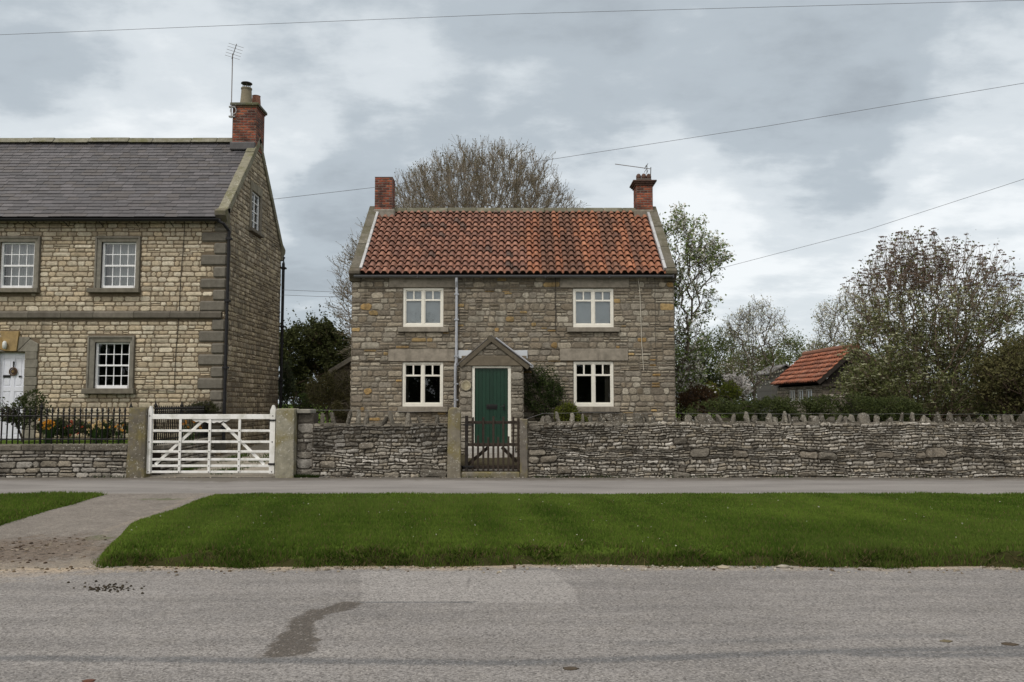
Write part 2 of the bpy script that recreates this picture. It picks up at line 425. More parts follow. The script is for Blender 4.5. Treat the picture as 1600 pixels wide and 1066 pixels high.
def turf_mat():
    m, b = new_mat('turf'); P = position()
    col = mixc(rng_(noise(P, 1.3, 6, .65), .3, .7), (0.045, 0.078, 0.012), (0.085, 0.125, 0.02))
    col = mixc(rng_(mth('ADD', attr('bank'), mth('MULTIPLY', mth('SUBTRACT', noise(P, 6, 5, .7), .5), .9)), .35, .65, 0, .9), col, (.034, .030, .014))  # bare soil and thatch, darkened to paint the shade of the bank's hollow
    L(col, b.inputs['Base Color']); b.inputs['Roughness'].default_value = 1; b.inputs['Specular IOR Level'].default_value = .02; bump(b, noise(P, 25, 4), .8, .03)
    return m


M['turf'] = turf_mat()
GC = lambda r, a, s=0.15: tuple(np.clip(np.array(a) * (1 + r.uniform(-s, s)), 0, 1))


# ------------------------------------------------------------------ ground
def fbm(x, y, seed=0):
    x = np.asarray(x, float); y = np.asarray(y, float); z = np.zeros(np.broadcast(x, y).shape)
    r = np.random.RandomState(seed); a = 1.0; f = 1.0
    for k in range(5):
        for j in range(3):
            t = r.rand() * 6.28; ph = r.rand() * 6.28
            z = z + a * np.sin((x * math.cos(t) + y * math.sin(t)) * f * r.uniform(.7, 1.4) + ph) / 3
        a *= .55; f *= 2.1
    return z


def grid(name, xs, ys, zf, mat, keep=None, extra=None, parent=None, xmap=None):
    X, Y = np.meshgrid(xs, ys)
    if xmap: X = xmap(X, Y)
    Z = zf(X, Y) if callable(zf) else np.full(X.shape, float(zf))
    nx, ny = len(xs), len(ys)
    v = np.stack([X, Y, Z], -1).reshape(-1, 3)
    idx = np.arange(nx * ny).reshape(ny, nx)
    q = np.stack([idx[:-1, :-1], idx[:-1, 1:], idx[1:, 1:], idx[1:, :-1]], -1).reshape(-1, 4)
    ex = {k: f(X, Y).ravel() for k, f in extra.items()} if extra else None
    return mesh_np(name, v, q.ravel(), np.arange(len(q)) * 4, np.full((len(q), 3), .2), [mat], parent, None, True, ex)


def sdf_poly(X, Y, poly):
    """signed distance, positive inside"""
    d = np.full(X.shape, 1e9); ins = np.zeros(X.shape, bool); n = len(poly)
    for i in range(n):
        ax, ay = poly[i][:2]; bx, by = poly[(i + 1) % n][:2]
        ex, ey = bx - ax, by - ay
        t = np.clip(((X - ax) * ex + (Y - ay) * ey) / (ex * ex + ey * ey + 1e-9), 0, 1)
        d = np.minimum(d, np.hypot(X - ax - t * ex, Y - ay - t * ey))
        c = ((ay > Y) != (by > Y)) & (X < (bx - ax) * (Y - ay) / (by - ay + 1e-12) + ax)
        ins ^= c
    return np.where(ins, d, -d)


def dist_line(X, Y, pl):
    d = np.full(X.shape, 1e9)
    for (ax, ay, *_), (bx, by, *_) in zip(pl[:-1], pl[1:]):
        ex, ey = bx - ax, by - ay
        t = np.clip(((X - ax) * ex + (Y - ay) * ey) / (ex * ex + ey * ey), 0, 1)
        d = np.minimum(d, np.hypot(X - ax - t * ex, Y - ay - t * ey))
    return d


ZP = 0.10                                        # pavement level
YW = gnd(900, 746, ZP).y                         # face of the garden walls
YB = gnd(900, 774, ZP).y                         # back edge of the verge
yfront = lambda x: 8.43 + 0.05 * np.sin(np.asarray(x) * .9 + 1) + 0.03 * np.sin(np.asarray(x) * 3.1) + .012 * np.sin(np.asarray(x) * 9.7) - .04 * np.clip(np.asarray(x) - 3, 0, 9) / 9
# driveway edges (x as a function of y)
dr_y = [8.1, 8.5, 8.75, 9.5, 10.5, 12.0, 13.2, YB + .02]
dr_r = [-3.9, gnd(150, 880, .02).x, gnd(162, 862, .05).x, gnd(205, 836, .05).x, gnd(250, 808, .06).x - .05, -5.02, -5.12, gnd(330, 772, ZP).x]
dr_l = [-9.5, -8.6, -8.0, gnd(-40, 850, .05).x, gnd(0, 826, .06).x, gnd(95, 795, .08).x + .08, gnd(165, 777, .09).x + .1, gnd(185, 771, ZP).x + .15]
xr = lambda y: np.interp(y, dr_y, dr_r)
xl = lambda y: np.interp(y, dr_y, dr_l)

grid('ground', [-1500, -200, -40, 40, 200, 1500], [-1500, -200, -40, 60, 200, 1500], -0.25, M['turf'])
o = bpy.data.objects['ground']; tag(o, kind='structure')
P2 = lambda a: [gnd(x, y) for x, y in a]
WET = P2([(574, 938), (560, 947), (535, 957), (508, 962), (493, 975), (499, 1000), (494, 1016), (480, 1024), (440, 1027), (398, 1027), (424, 1010), (430, 995), (446, 988), (452, 970), (485, 954), (530, 943)])
PAT1 = P2([(563, 893), (731, 892), (729, 939), (566, 941)])
PAT2 = P2([(734, 892), (860, 890), (893, 915), (905, 942), (734, 942)])
SEAM = [P2([(-300, 1026), (0, 1028), (400, 1032), (800, 1036), (1000, 1029), (1300, 1018), (1600, 1012), (1900, 1008)]),
        P2([(980, 1005), (1200, 1000), (1400, 993), (1500, 995)]), P2([(1330, 1022), (1500, 1024), (1700, 1020)]), P2([(566, 941), (740, 941)])]
xs = np.concatenate([[-200, -60, -25], np.arange(-13, 13.01, .07), [25, 60, 200]])
ys = np.concatenate([[-12, -4, 1, 3], np.arange(4.2, 8.95, .055)])


def f_seam(X, Y):
    a = np.zeros(X.shape)
    for w, s in zip((.075, .13, .07, .02), SEAM):
        a = np.maximum(a, np.clip(1 - dist_line(X, Y, s) / w * .6, 0, 1) * (.95 if w < .1 else .55))
    return a


road = grid('road', xs, ys, lambda X, Y: np.zeros(X.shape), M['road'], extra={
    'wet': lambda X, Y: np.clip(.5 + sdf_poly(X, Y, WET) / .25, 0, 1),
    'patch': lambda X, Y: np.clip(.5 + np.maximum(sdf_poly(X, Y, PAT1), sdf_poly(X, Y, PAT2)) / .12, 0, 1),
    'seam': f_seam,
    'dirt_shade': lambda X, Y: np.clip(.95 - (yfront(X) - Y) / .32, 0, 1) * (.85 + .45 * fbm(X * 1.2, Y * 3, 31)) + np.clip(1 - np.hypot((X + 5.6) / 2.6, (Y - 8.2) / .8), 0, 1) * .8})
tag(road, kind='structure')

pav = grid('pavement', np.concatenate([[-80, -40], np.arange(-20, 20.1, .2), [40, 80]]), np.linspace(YB - .25, YW + .3, 20),
           lambda X, Y: np.full(X.shape, ZP) + .006 * fbm(X, Y, 3), M['pave'],
           extra={'dirt_shade': lambda X, Y: np.clip(1.2 - (YW - Y) / 1.0, 0, 1) * 1.0 + np.clip(1 - (Y - YB) / .25, 0, 1) * .55 + .35 * np.clip(1 - np.abs(X + 5.8) / 1.8, 0, 1)})  # dark band along the wall foot paints contact shade; other terms are dirt
tag(pav, kind='structure')

zd = lambda Y: np.interp(Y, [8.35, 8.7, YB], [0.004, .02, ZP + .012])
drv = grid('driveway', np.linspace(0, 1, 60), np.linspace(8.15, YB + .12, 90), lambda X, Y: zd(Y) + .008 * fbm(X * 2, Y * 2, 5), M['drive'],
           xmap=lambda T, Y: (xl(Y) - .35) * (1 - T) + (xr(Y) + .35) * T, extra={
    'mud': lambda X, Y: np.clip(1 - np.hypot((X + 5.35) / 1.5, (Y - 9.2) / 1.25), 0, 1) * 1.1 + .12,
    'sand': lambda X, Y: np.clip(1.05 - (Y - 8.2) / .7, 0, 1) + np.clip(.85 - np.abs(xr(Y) - .12 - X) / .22, 0, 1) * .7,
    'moss': lambda X, Y: np.clip(1 - np.abs(Y - 13.35) / .35, 0, 1) * np.clip(1 - np.abs(X + 5.6) / 1.0, 0, 1) + .75 * np.clip(1 - np.hypot((X + 4.9) / .6, (Y - 9.9) / .5), 0, 1)})
tag(drv, kind='structure')


def edge(d, w):
    t = np.clip(d / w, 0, 1); return t * t * (3 - 2 * t)


def hv_main(X, Y):
    base = np.interp(Y, [8.4, 9.1, YB], [.155, .15, ZP + .035]) + .012 * fbm(X * 1.3, Y * 1.3, 8) - np.exp(-((Y - 8.62) / .12) ** 2) * (.06 + .05 * fbm(X * 4, Y * 4, 30))
    d = np.minimum(edge(Y - yfront(X), .20 + .06 * np.sin(X * 2.1)), np.minimum(edge(X - xr(Y), .22), edge(YB + .02 - Y, .12)))
    return base * d - .02 + .02 * d


def hv_left(X, Y):
    base = np.interp(Y, [8.4, 9.1, YB], [.13, .14, ZP + .035]) + .012 * fbm(X * 1.3, Y * 1.3, 9)
    d = np.minimum(edge(Y - yfront(X) - .1, .25), np.minimum(edge(xl(Y) - X, .25), edge(YB - .0 - Y, .10)))
    return base * d - .02 + .02 * d


def f_main(T, Y): return xr(Y) - .06 + T * T * .35 + T * (34 - xr(Y))


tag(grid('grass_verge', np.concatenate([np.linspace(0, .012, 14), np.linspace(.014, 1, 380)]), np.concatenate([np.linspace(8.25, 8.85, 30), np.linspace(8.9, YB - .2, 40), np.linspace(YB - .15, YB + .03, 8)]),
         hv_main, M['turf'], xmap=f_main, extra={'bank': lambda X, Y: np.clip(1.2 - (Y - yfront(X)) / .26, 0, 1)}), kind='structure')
tag(grid('grass_bank', np.concatenate([np.linspace(0, .012, 10), np.linspace(.02, 1, 160)]), np.concatenate([np.linspace(8.3, 9, 20), np.linspace(9.1, YB, 50)]),
         hv_left, M['turf'], xmap=lambda T, Y: xl(Y) + .06 - T * (34 + xl(Y))), kind='structure')


def blades(name, pts, hts, r, pal, lean=.5, wid=.006, mat=None):
    n = len(pts); P = np.asarray(pts, float)
    a = r.uniform(0, 6.283, n); w = wid * r.uniform(.7, 1.5, n)
    side = np.stack([np.cos(a), np.sin(a), np.zeros(n)], -1) * w[:, None]
    la = r.uniform(0, 6.283, n); lm = np.asarray(hts) * lean * r.uniform(.2, 1.3, n)
    tip = P + np.stack([np.cos(la) * lm, np.sin(la) * lm, hts], -1)
    v = np.stack([P - side, P + side, tip], 1).reshape(-1, 3)
    cols = pal
    return mesh_np(name, v, np.arange(3 * n), np.arange(n) * 3, cols, [mat or M['grass']], None)


rs = np.random.RandomState(4)
n = 430000
yy = 8.3 + (YB - 8.28) * rs.rand(n) ** 1.25
hw = yy * .66 + 3.2
xx = rs.uniform(-1, 1, n) * hw
zm = hv_main(xx, yy); zl = hv_left(xx, yy)
inm = (xx > xr(yy) - .02 + .07 * fbm(yy * 4, xx, 41)) & (yy > yfront(xx) + .05 * fbm(xx * 5, yy, 42)); inl = (xx < xl(yy) + .02 + .07 * fbm(yy * 4, xx, 43)) & (yy > yfront(xx) + .08)
_d = yy - yfront(xx); inm &= ~((_d < .24) & (fbm(xx * 6, yy * 9, 44) + rs.normal(0, .35, n) > .18 + .9 * np.clip(_d - .1, 0, 1) / .14))
for nm, msk, zz, lab in (('verge_grass', inm, zm, 'right'), ('bank_grass', inl, zl, 'left')):
    x, y, z = xx[msk], yy[msk], zz[msk]; k = len(x)
    fe = np.clip(1 - (y - yfront(x)) / .45, 0, 1) if lab == 'right' else np.clip(1 - (xl(y) - x) / .3, 0, 1) * .6
    h = (.022 + .022 * rs.rand(k)) * (1 + 1.9 * fe * rs.rand(k)) * (1 + .3 * fbm(x * 1.1, y * 1.1, 2)) * (1 + .25 * fbm(x * 6, y * 6, 3))
    h = np.clip(h, .015, .085)
    t = np.clip(.5 + .30 * fbm(x * .9, y * 1.6, 12) + .22 * fbm(x * 5, y * 7, 14) - .35 * fe + rs.normal(0, .22, k), 0, 1)[:, None]
    c = np.array([.050, .092, .014]) * (1 - t) + np.array([.148, .215, .037]) * t
    pt_ = np.clip(fbm(x * .7 + 3, y * .9, 61) * 1.1, 0, .5)[:, None]; c = c * (1 - pt_) + np.array([.115, .165, .034]) * pt_
    dry = (rs.rand(k) < .07 + .13 * fe)[:, None]
    c = np.where(dry, np.array([.16, .13, .06]) * (.6 + .6 * rs.rand(k)[:, None]), c)
    ob = blades(nm, np.stack([x, y, z - .004], -1), h, rs, c)
    tag(ob, 'short mown green grass of the wide verge right of the driveway' if lab == 'right' else 'short mown green grass of the small verge left of the driveway', 'grass', kind='stuff')
# coarse tufts and dead grass hanging over the bank edge
n = 15000
x = rs.uniform(-4.3, 6.6, n); y = yfront(x) + rs.uniform(-.03, .26, n)
cl = fbm(x * 5, y * 7, 21) > .12
x, y = x[cl], y[cl]; z = hv_main(x, y); k = len(x)
t = rs.rand(k)[:, None]
c = np.array([.022, .045, .008]) * (1 - t) + np.array([.085, .125, .020]) * t
c = np.where((rs.rand(k) < .2)[:, None], np.array([.17, .135, .07]), c)
tag(blades('bank_tufts', np.stack([x, y, z - .01], -1), .03 + .055 * rs.rand(k), rs, c, 1.6, .007), 'longer ragged tufts of grass hanging over the verge edge along the road', 'grass', kind='stuff')


# ------------------------------------------------------------------ stonework
def stone(mb, O, U, V, Nn, u0, u1, v0, v1, depth, col, r, mi=0, gap=.006, warp=None, jit=.1, back=-.012):
    w = u1 - u0; h = v1 - v0
    if w < .02 or h < .012: return
    g = min(gap, h * .18); u0 += g; u1 -= g; v0 += g; v1 -= g; w = u1 - u0; h = v1 - v0; m = min(w, h); j = m * jit
    c = [m * r.uniform(.12, .34) for _ in range(4)]
    pts = [(u0, v0 + c[0]), (u0 + c[0] * 1.2, v0)]
    k = int(w / (h * 1.4 + .02))
    for i in range(1, k + 1): pts.append((u0 + w * i / (k + 1), v0 + r.uniform(-.3, .8) * j))
    pts += [(u1 - c[1] * 1.2, v0), (u1, v0 + c[1]), (u1, v1 - c[2]), (u1 - c[2] * 1.2, v1)]
    for i in range(k, 0, -1): pts.append((u0 + w * i / (k + 1), v1 - r.uniform(-.3, .8) * j))
    pts += [(u0 + c[3] * 1.2, v1), (u0, v1 - c[3])]
    pts = [(a + r.uniform(-j, j) * .5, b + r.uniform(-j, j) * .5) for a, b in pts]
    cu = (u0 + u1) / 2 + r.uniform(-.1, .1) * w; cv = (v0 + v1) / 2 + r.uniform(-.1, .1) * h
    e = min(.016, m * .26)
    n = len(pts); b = len(mb.v)
    tl = r.uniform(-.3, .3) * depth; tv = r.uniform(-.3, .3) * depth
    def put(u, v, d):
        if warp: u, v = warp(u, v)
        mb.v.append((O[0] + U[0] * u + V[0] * v + Nn[0] * d, O[1] + U[1] * u + V[1] * v + Nn[1] * d, O[2] + U[2] * u + V[2] * v + Nn[2] * d))
    for u, v in pts: put(u, v, back)
    for u, v in pts:
        du, dv = cu - u, cv - v; l = math.hypot(du, dv) + 1e-6
        sx = max(-1, min(1, du / (w * .5))) ; sy = max(-1, min(1, dv / (h * .5)))
        put(u + e * sx, v + e * sy, depth * r.uniform(.75, 1.05) + tl * sx + tv * sy)
    put(cu, cv, depth * r.uniform(1.05, 1.3))
    for i in range(n):
        i2 = (i + 1) % n
        mb.f.append([b + i, b + i2, b + n + i2, b + n + i]); mb.c.append(col); mb.m.append(mi)
        mb.f.append([b + n + i, b + n + i2, b + 2 * n]); mb.c.append(col); mb.m.append(mi)


def sub_iv(iv, a, b):
    o = []
    for s, e in iv:
        if b <= s or a >= e: o.append((s, e)); continue
        if a > s: o.append((s, a))
        if b < e: o.append((b, e))
    return o


def courses(r, u0, u1, v0, v1, holes, ch, wl, split=.3, lim=None):
    """coursed rubble: list of rects; holes = (u0,u1,v0,v1); lim(v)->(ua,ub) clips the course"""
    br = sorted({v0, v1} | {round(h[k], 4) for h in holes for k in (2, 3) if v0 < h[k] < v1})
    res = []
    for a, b in zip(br[:-1], br[1:]):
        if b - a < .012: continue
        k = max(1, round((b - a) / ((ch[0] + ch[1]) / 2)))
        hs = np.array([r.uniform(*ch) for _ in range(k)]); hs *= (b - a) / hs.sum(); v = a
        for h in hs:
            ua, ub = lim(v + h) if lim else (u0, u1)
            iv = [(max(u0, ua), min(u1, ub))]
            for H in holes:
                if H[2] < v + h - .005 and H[3] > v + .005: iv = sub_iv(iv, H[0], H[1])
            for s, e in iv:
                u = s
                while u < e - .005:
                    w = r.uniform(*wl) * (.7 + .5 * r.random())
                    if e - u - w < wl[0] * .7: w = e - u
                    if w > wl[1] * 1.25: w /= 2
                    if h > .09 and r.random() < split:
                        f = r.uniform(.35, .65)
                        for q0, q1 in ((v, v + h * f), (v + h * f, v + h)):
                            if w > .28 and r.random() < .6:
                                g = r.uniform(.35, .65); res += [(u, u + w * g, q0, q1), (u + w * g, u + w, q0, q1)]
                            else: res.append((u, u + w, q0, q1))
                    else: res.append((u, u + w, v, v + h))
                    u += w
            v += h
    return res


def cells(mb, O, U, V, u0, u1, v0, v1, holes, col, mi):
    O = Vector(O); U = Vector(U); V = Vector(V)
    us = sorted({u0, u1} | {x for h in holes for x in h[:2] if u0 < x < u1}); vs = sorted({v0, v1} | {x for h in holes for x in h[2:] if v0 < x < v1})
    for a, b in zip(us[:-1], us[1:]):
        for c, d in zip(vs[:-1], vs[1:]):
            m, n_ = (a + b) / 2, (c + d) / 2
            if any(h[0] < m < h[1] and h[2] < n_ < h[3] for h in holes): continue
            mb.poly([O + U * a + V * c, O + U * b + V * c, O + U * b + V * d, O + U * a + V * d], col, mi)


def room(mb, x0, x1, z0, z1, y0, y1, y2, rev, mi_rev, mi_room, grow=.5):
    """opening reveal from y0 to y1 and a dark room from y1 to y2"""
    for a, b, p in ((y0, y1, mi_rev), (y1, y2, mi_room)):
        g = 0 if p == mi_rev else grow
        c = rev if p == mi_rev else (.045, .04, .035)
        X0, X1, Z0, Z1 = x0 - g, x1 + g, z0 - g * .4, z1 + g * .3
        mb.poly([(X0, a, Z0), (X0, b, Z0), (X0, b, Z1), (X0, a, Z1)], c, p); mb.poly([(X1, a, Z0), (X1, b, Z0), (X1, b, Z1), (X1, a, Z1)], c, p)
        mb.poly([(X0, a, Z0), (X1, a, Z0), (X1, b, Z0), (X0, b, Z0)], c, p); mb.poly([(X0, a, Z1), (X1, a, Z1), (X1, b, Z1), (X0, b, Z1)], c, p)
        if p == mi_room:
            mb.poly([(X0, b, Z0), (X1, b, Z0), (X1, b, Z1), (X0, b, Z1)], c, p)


PAL_COT = [(.235, .20, .152), (.28, .243, .185), (.20, .172, .135), (.325, .288, .225), (.26, .233, .19), (.21, .175, .128), (.35, .32, .26)]
OCHRE = [(.33, .235, .11), (.30, .20, .085)]


def col_cot(r):
    c = r.choice(OCHRE) if r.random() < .045 else r.choice(PAL_COT)
    return GC(r, c, .22)


PAL_CREAM = [(.45, .385, .28), (.49, .43, .32), (.41, .345, .25), (.53, .475, .37), (.43, .375, .285), (.46, .38, .265)]
col_cream = lambda r: GC(r, r.choice(PAL_CREAM), .16)
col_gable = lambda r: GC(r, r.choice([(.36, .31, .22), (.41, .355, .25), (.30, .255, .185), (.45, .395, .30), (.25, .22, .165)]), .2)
col_dry = lambda r: GC(r, r.choice([(.34, .315, .27), (.41, .385, .34), (.27, .248, .21), (.48, .455, .41), (.30, .265, .21), (.20, .18, .15), (.36, .33, .28)]), .2)


def brick_stack(mb, x0, x1, y0, y1, z0, z1, r, mi=0, mm=1):
    mb.box(x0, x1, y0, y1, z0, z1, (.15, .12, .10), mm)
    for O, U, Nn, wd in (((x0, y0, 0), (1, 0, 0), (0, -1, 0), x1 - x0), ((x1, y0, 0), (0, 1, 0), (1, 0, 0), y1 - y0), ((x0, y0, 0), (0, 1, 0), (-1, 0, 0), y1 - y0), ((x0, y1, 0), (1, 0, 0), (0, 1, 0), x1 - x0)):
        z = z0; k = 0; nrow = round((z1 - z0) / .078); h = (z1 - z0) / nrow
        for k in range(nrow):
            u = -.11 * (k % 2)
            while u < wd - .01:
                a, b = max(u, 0), min(u + .225, wd)
                if b - a > .03:
                    c = GC(r, r.choice([(.26, .075, .042), (.22, .062, .038), (.30, .095, .05), (.16, .05, .035), (.10, .04, .03)]), .2)
                    stone(mb, O, U, (0, 0, 1), Nn, a, b, z0 + k * h, z0 + (k + 1) * h, .006, c, r, mi, .005, None, .03, -.002)
                u += .225
    return mb


# ------------------------------------------------------------------ the cottage
rd = random.Random(11)
YC = 22.0
cx = lambda px, py=530: at(px, py, YC).x
cz = lambda py: at(800, py, YC).z
CX0, CX1 = at(549, 540, YC).x, at(1054, 540, YC).x
CZT = cz(430); CZ0 = 0.30
cot = empty('stone_cottage', ((CX0 + CX1) / 2, YC, CZ0), 'detached grey brown stone cottage with red pantile roof and green front door', 'house')
WINS = [(630, 693, 450, 511, 608, 712, 433, 449.5, 622, 701, 511, 519, 1), (629, 692.5, 566, 635.5, 607, 711, 546, 565, 622, 700, 635.5, 644, 0),
        (895, 958.5, 451, 511.5, 875, 983, 433, 450, 886, 968, 511.5, 519, 1), (896, 958.5, 565, 635.5, 875, 981, 545, 564, 888, 968, 635.5, 644, 0)]
mb = MB(); holes = []; solid = []
for w in WINS:
    holes.append((cx(w[0], w[2]), cx(w[1], w[2]), cz(w[3]), cz(w[2])))
    solid.append((cx(w[4], w[6]), cx(w[5], w[6]), cz(w[7]), min(cz(w[6]), CZT)))
    solid.append((cx(w[8], w[10]), cx(w[9], w[10]), cz(w[11]), cz(w[10])))
O = (0, YC, 0); U = (1, 0, 0); V = (0, 0, 1); NF = (0, -1, 0)
MORT = (.16, .14, .11)
cells(mb, O, U, V, CX0, CX1, CZ0, CZT + .12, holes, MORT, 1)
for a in courses(rd, CX0, CX1, CZ0, CZT, holes + solid, (.10, .19), (.16, .42), .33):
    stone(mb, O, U, V, NF, *a, rd.uniform(.008, .022), col_cot(rd), rd, 0, .007, None, .13, -.004)
for h in holes: room(mb, h[0], h[1], h[2], h[3], YC, YC + .12, YC + 2.2, MORT, 1, 2)
YCB = YC + 5.5; YR = YC + 2.75; CZR = at(800, 329, YR).z
# side and rear walls with gables
for X, nx in ((CX0, -1), (CX1, 1)):
    mb.poly([(X, YC, CZ0), (X, YCB, CZ0), (X, YCB, CZT), (X, YR, CZR), (X, YC, CZT)], MORT, 1)
    lim = lambda v: (0, 5.5) if v < CZT else ((v - CZT) / (CZR - CZT) * 2.75, 5.5 - (v - CZT) / (CZR - CZT) * 2.75)
    for a in courses(rd, 0, 5.5, CZ0, CZR - .1, [], (.10, .19), (.16, .42), .25, lim):
        stone(mb, (X, YC, 0), (0, 1, 0), V, (nx, 0, 0), *a, rd.uniform(.008, .022), col_cot(rd), rd, 0, .007, None, .13, -.004)
mb.poly([(CX0, YCB, CZ0), (CX1, YCB, CZ0), (CX1, YCB, CZT), (CX0, YCB, CZT)], MORT, 1)
mb.build('wall', [M['cottage_stone'], M['cottage_stone'], M['dark']], cot, smooth=False)

CREAM = (.78, .76, .68)
WHITE = (.80, .81, .82)


def casement(parent, w):
    x0, x1 = cx(w[0], w[2]), cx(w[1], w[2]); z0, z1 = cz(w[3]), cz(w[2]); y = YC + .02
    mb = MB(); f = .062; xm = (x0 + x1) / 2
    mb.box(x0, x0 + f, y, y + .09, z0, z1, CREAM); mb.box(x1 - f, x1, y, y + .09, z0, z1, CREAM)
    mb.box(x0 + f, x1 - f, y, y + .09, z1 - f, z1, CREAM); mb.box(x0 + f, x1 - f, y, y + .09, z0, z0 + f * 1.25, CREAM)
    mb.box(xm - .032, xm + .032, y + .003, y + .087, z0 + f * 1.25, z1 - f, CREAM)
    zt = z1 - f - (z1 - z0) * .25
    for a, b in ((x0 + f, xm - .032), (xm + .032, x1 - f)):
        # casement leaf
        q = .024
        mb.box(a, a + q, y + .016, y + .07, z0 + f * 1.25, z1 - f, CREAM); mb.box(b - q, b, y + .016, y + .07, z0 + f * 1.25, z1 - f, CREAM)
        mb.box(a + q, b - q, y + .016, y + .07, z1 - f - q, z1 - f, CREAM); mb.box(a + q, b - q, y + .016, y + .07, z0 + f * 1.25, z0 + f * 1.25 + q * 1.4, CREAM)
        mb.box(a + q, b - q, y + .012, y + .074, zt - .024, zt + .024, CREAM)
        m = (a + b) / 2; mb.box(m - .02, m + .02, y + .014, y + .072, zt + .024, z1 - f - q, CREAM)
    o = mb.build('window', M['paint'], parent, bevel=.004)
    g = MB(); g.poly([(x0 + .02, y + .045, z0 + .02), (x1 - .02, y + .045, z0 + .02), (x1 - .02, y + .045, z1 - .02), (x0 + .02, y + .045, z1 - .02)])
    g.build('pane', M['glass'], o)
    s = MB(); s.box(cx(w[8], w[10]), cx(w[9], w[10]), YC - .085, YC + .02, cz(w[11]), cz(w[10]) - .004, (.25, .225, .185)); s.build('sill', M['dressed_stone'], o, bevel=.012)
    s = MB(); s.box(cx(w[4], w[6]), cx(w[5], w[6]), YC - .03, YC + .02, cz(w[7]) + .003, min(cz(w[6]), CZT - .01), (.275, .245, .20)); s.build('lintel', M['dressed_stone'], o, bevel=.012)
    if w[12]:
        c = MB(); k = 40
        for i in range(k):
            a, b = x0 - .05 + (x1 - x0 + .1) * i / k, x0 - .05 + (x1 - x0 + .1) * (i + 1) / k
            wa = wb = 0
            c.poly([(a, YC + .14 + wa, z0 - .05), (b, YC + .14 + wb, z0 - .05), (b, YC + .14 + wb, z1 + .05), (a, YC + .14 + wa, z1 + .05)], (.62, .64, .66))
        c.build('blind', M['cloth'], o, smooth=True)


for w in WINS: casement(cot, w)
for w, f0, f1, c_ in ((WINS[3], .80, 1.02, (.16, .14, .11)), (WINS[1], -.02, .13, (.10, .09, .075))):
    x0, x1 = cx(w[0], w[2]), cx(w[1], w[2]); z0, z1 = cz(w[3]), cz(w[2]); a, b = x0 + (x1 - x0) * f0, x0 + (x1 - x0) * f1; m = MB()
    for i in range(10):
        p, q = a + (b - a) * i / 10, a + (b - a) * (i + 1) / 10; e0, e1 = .03 * (i % 2), .03 * ((i + 1) % 2)
        m.poly([(p, YC + .2 + e0, z0 - .1), (q, YC + .2 + e1, z0 - .1), (q, YC + .2 + e1, z1 + .05), (p, YC + .2 + e0, z1 + .05)], c_)
    m.build('curtain', M['cloth'], cot)

# pantile roof
ZE = at(800, 426.5, YC - .16).z; YE = YC - .16
RX0, RX1 = CX0 + .24, CX1 - .24


def pantiles(name, x0, x1, ye, ze, yr, zr, ncol, nrow, r, colf, mat, parent, seg=9, amp=.043, along='x'):
    mb = MB(); sl = Vector((0, yr - ye, zr - ze)); Ls = sl.length; d = sl / Ls; nn = Vector((0, -d.z, d.y))
    if nn.z < 0: nn = -nn
    tw = (x1 - x0) / ncol; th = Ls / nrow
    prof = []
    for i in range(seg + 1):
        t = i / seg
        prof.append((t, amp * (math.sin(2 * math.pi * (t - .08)) + .28 * math.sin(4 * math.pi * t + .5))))
    P0 = Vector((0, ye, ze))
    for k in range(nrow):
        for c in range(ncol):
            col = colf(r, c / ncol, k / nrow); jx = r.uniform(-.006, .006); jz = r.uniform(-.004, .007); js = r.uniform(-.018, .018); rot = r.uniform(-.012, .012)
            b = len(mb.v)
            for row, (s, lift) in enumerate(((k * th + .10 + js, .040), (k * th - .04 + js, .050), (k * th - .04 + js, .066), (k * th + th + .02, .0))):
                for i, (t, h) in enumerate(prof):
                    p = P0 + d * (s + rot * (t - .5) * (1 if row in (1, 2) else 0)) + nn * (h + lift + jz); mb.v.append((x0 + (c + t) * tw + jx, p.y, p.z))
            n1 = seg + 1
            for row in range(3):
                for i in range(seg):
                    mb.f.append([b + row * n1 + i, b + row * n1 + i + 1, b + (row + 1) * n1 + i + 1, b + (row + 1) * n1 + i])
                    mb.c.append(col); mb.m.append(0)
    return mb


CD = [random.Random(90 + i).random() for i in range(60)]


def col_pan(r, u, v):
    if u < .53 + .02 * math.sin(v * 9):
        c = r.choice([(.225, .112, .080), (.25, .123, .086), (.205, .104, .076), (.265, .133, .092), (.19, .098, .073)])
        if r.random() < .07: c = (.12, .075, .06)
        return GC(r, c, .13)
    c = r.choice([(.30, .128, .072), (.33, .145, .082), (.27, .115, .067), (.245, .105, .064)])
    k = CD[int(u * 42 + .01)] * .85 + .35 * (r.random() - .5) + .22 * math.sin(v * 5 + u * 20) * .5 + (.12 if u < .75 else -.08)
    f = min(max((k - .30) / .35, 0), 1) * .68
    c = tuple(np.array(c) * (1 - f) + np.array((.10, .062, .048)) * f)
    return GC(r, c, .14)


mb = pantiles('roof', RX0, RX1, YE, ZE, YR, CZR, 42, 13, rd, col_pan, M['pantile'], cot)
mb2 = pantiles('roof', RX0, RX1, YCB + .16, ZE, YR, CZR, 42, 13, rd, col_pan, M['pantile'], cot, seg=4)
b = len(mb.v); mb.v += mb2.v; mb.f += [[i + b for i in f] for f in mb2.f]; mb.c += mb2.c; mb.m += mb2.m
# boarding under the tiles
for ya, yb_ in ((YE + .05, YR), (YCB + .05, YR)):
    mb.poly([(CX0 + .05, ya, ZE - .06), (CX1 - .05, ya, ZE - .06), (CX1 - .05, yb_, CZR - .05), (CX0 + .05, yb_, CZR - .05)], (.05, .03, .025), 1)
roof = mb.build('roof', [M['pantile'], M['dark']], cot, smooth=False)
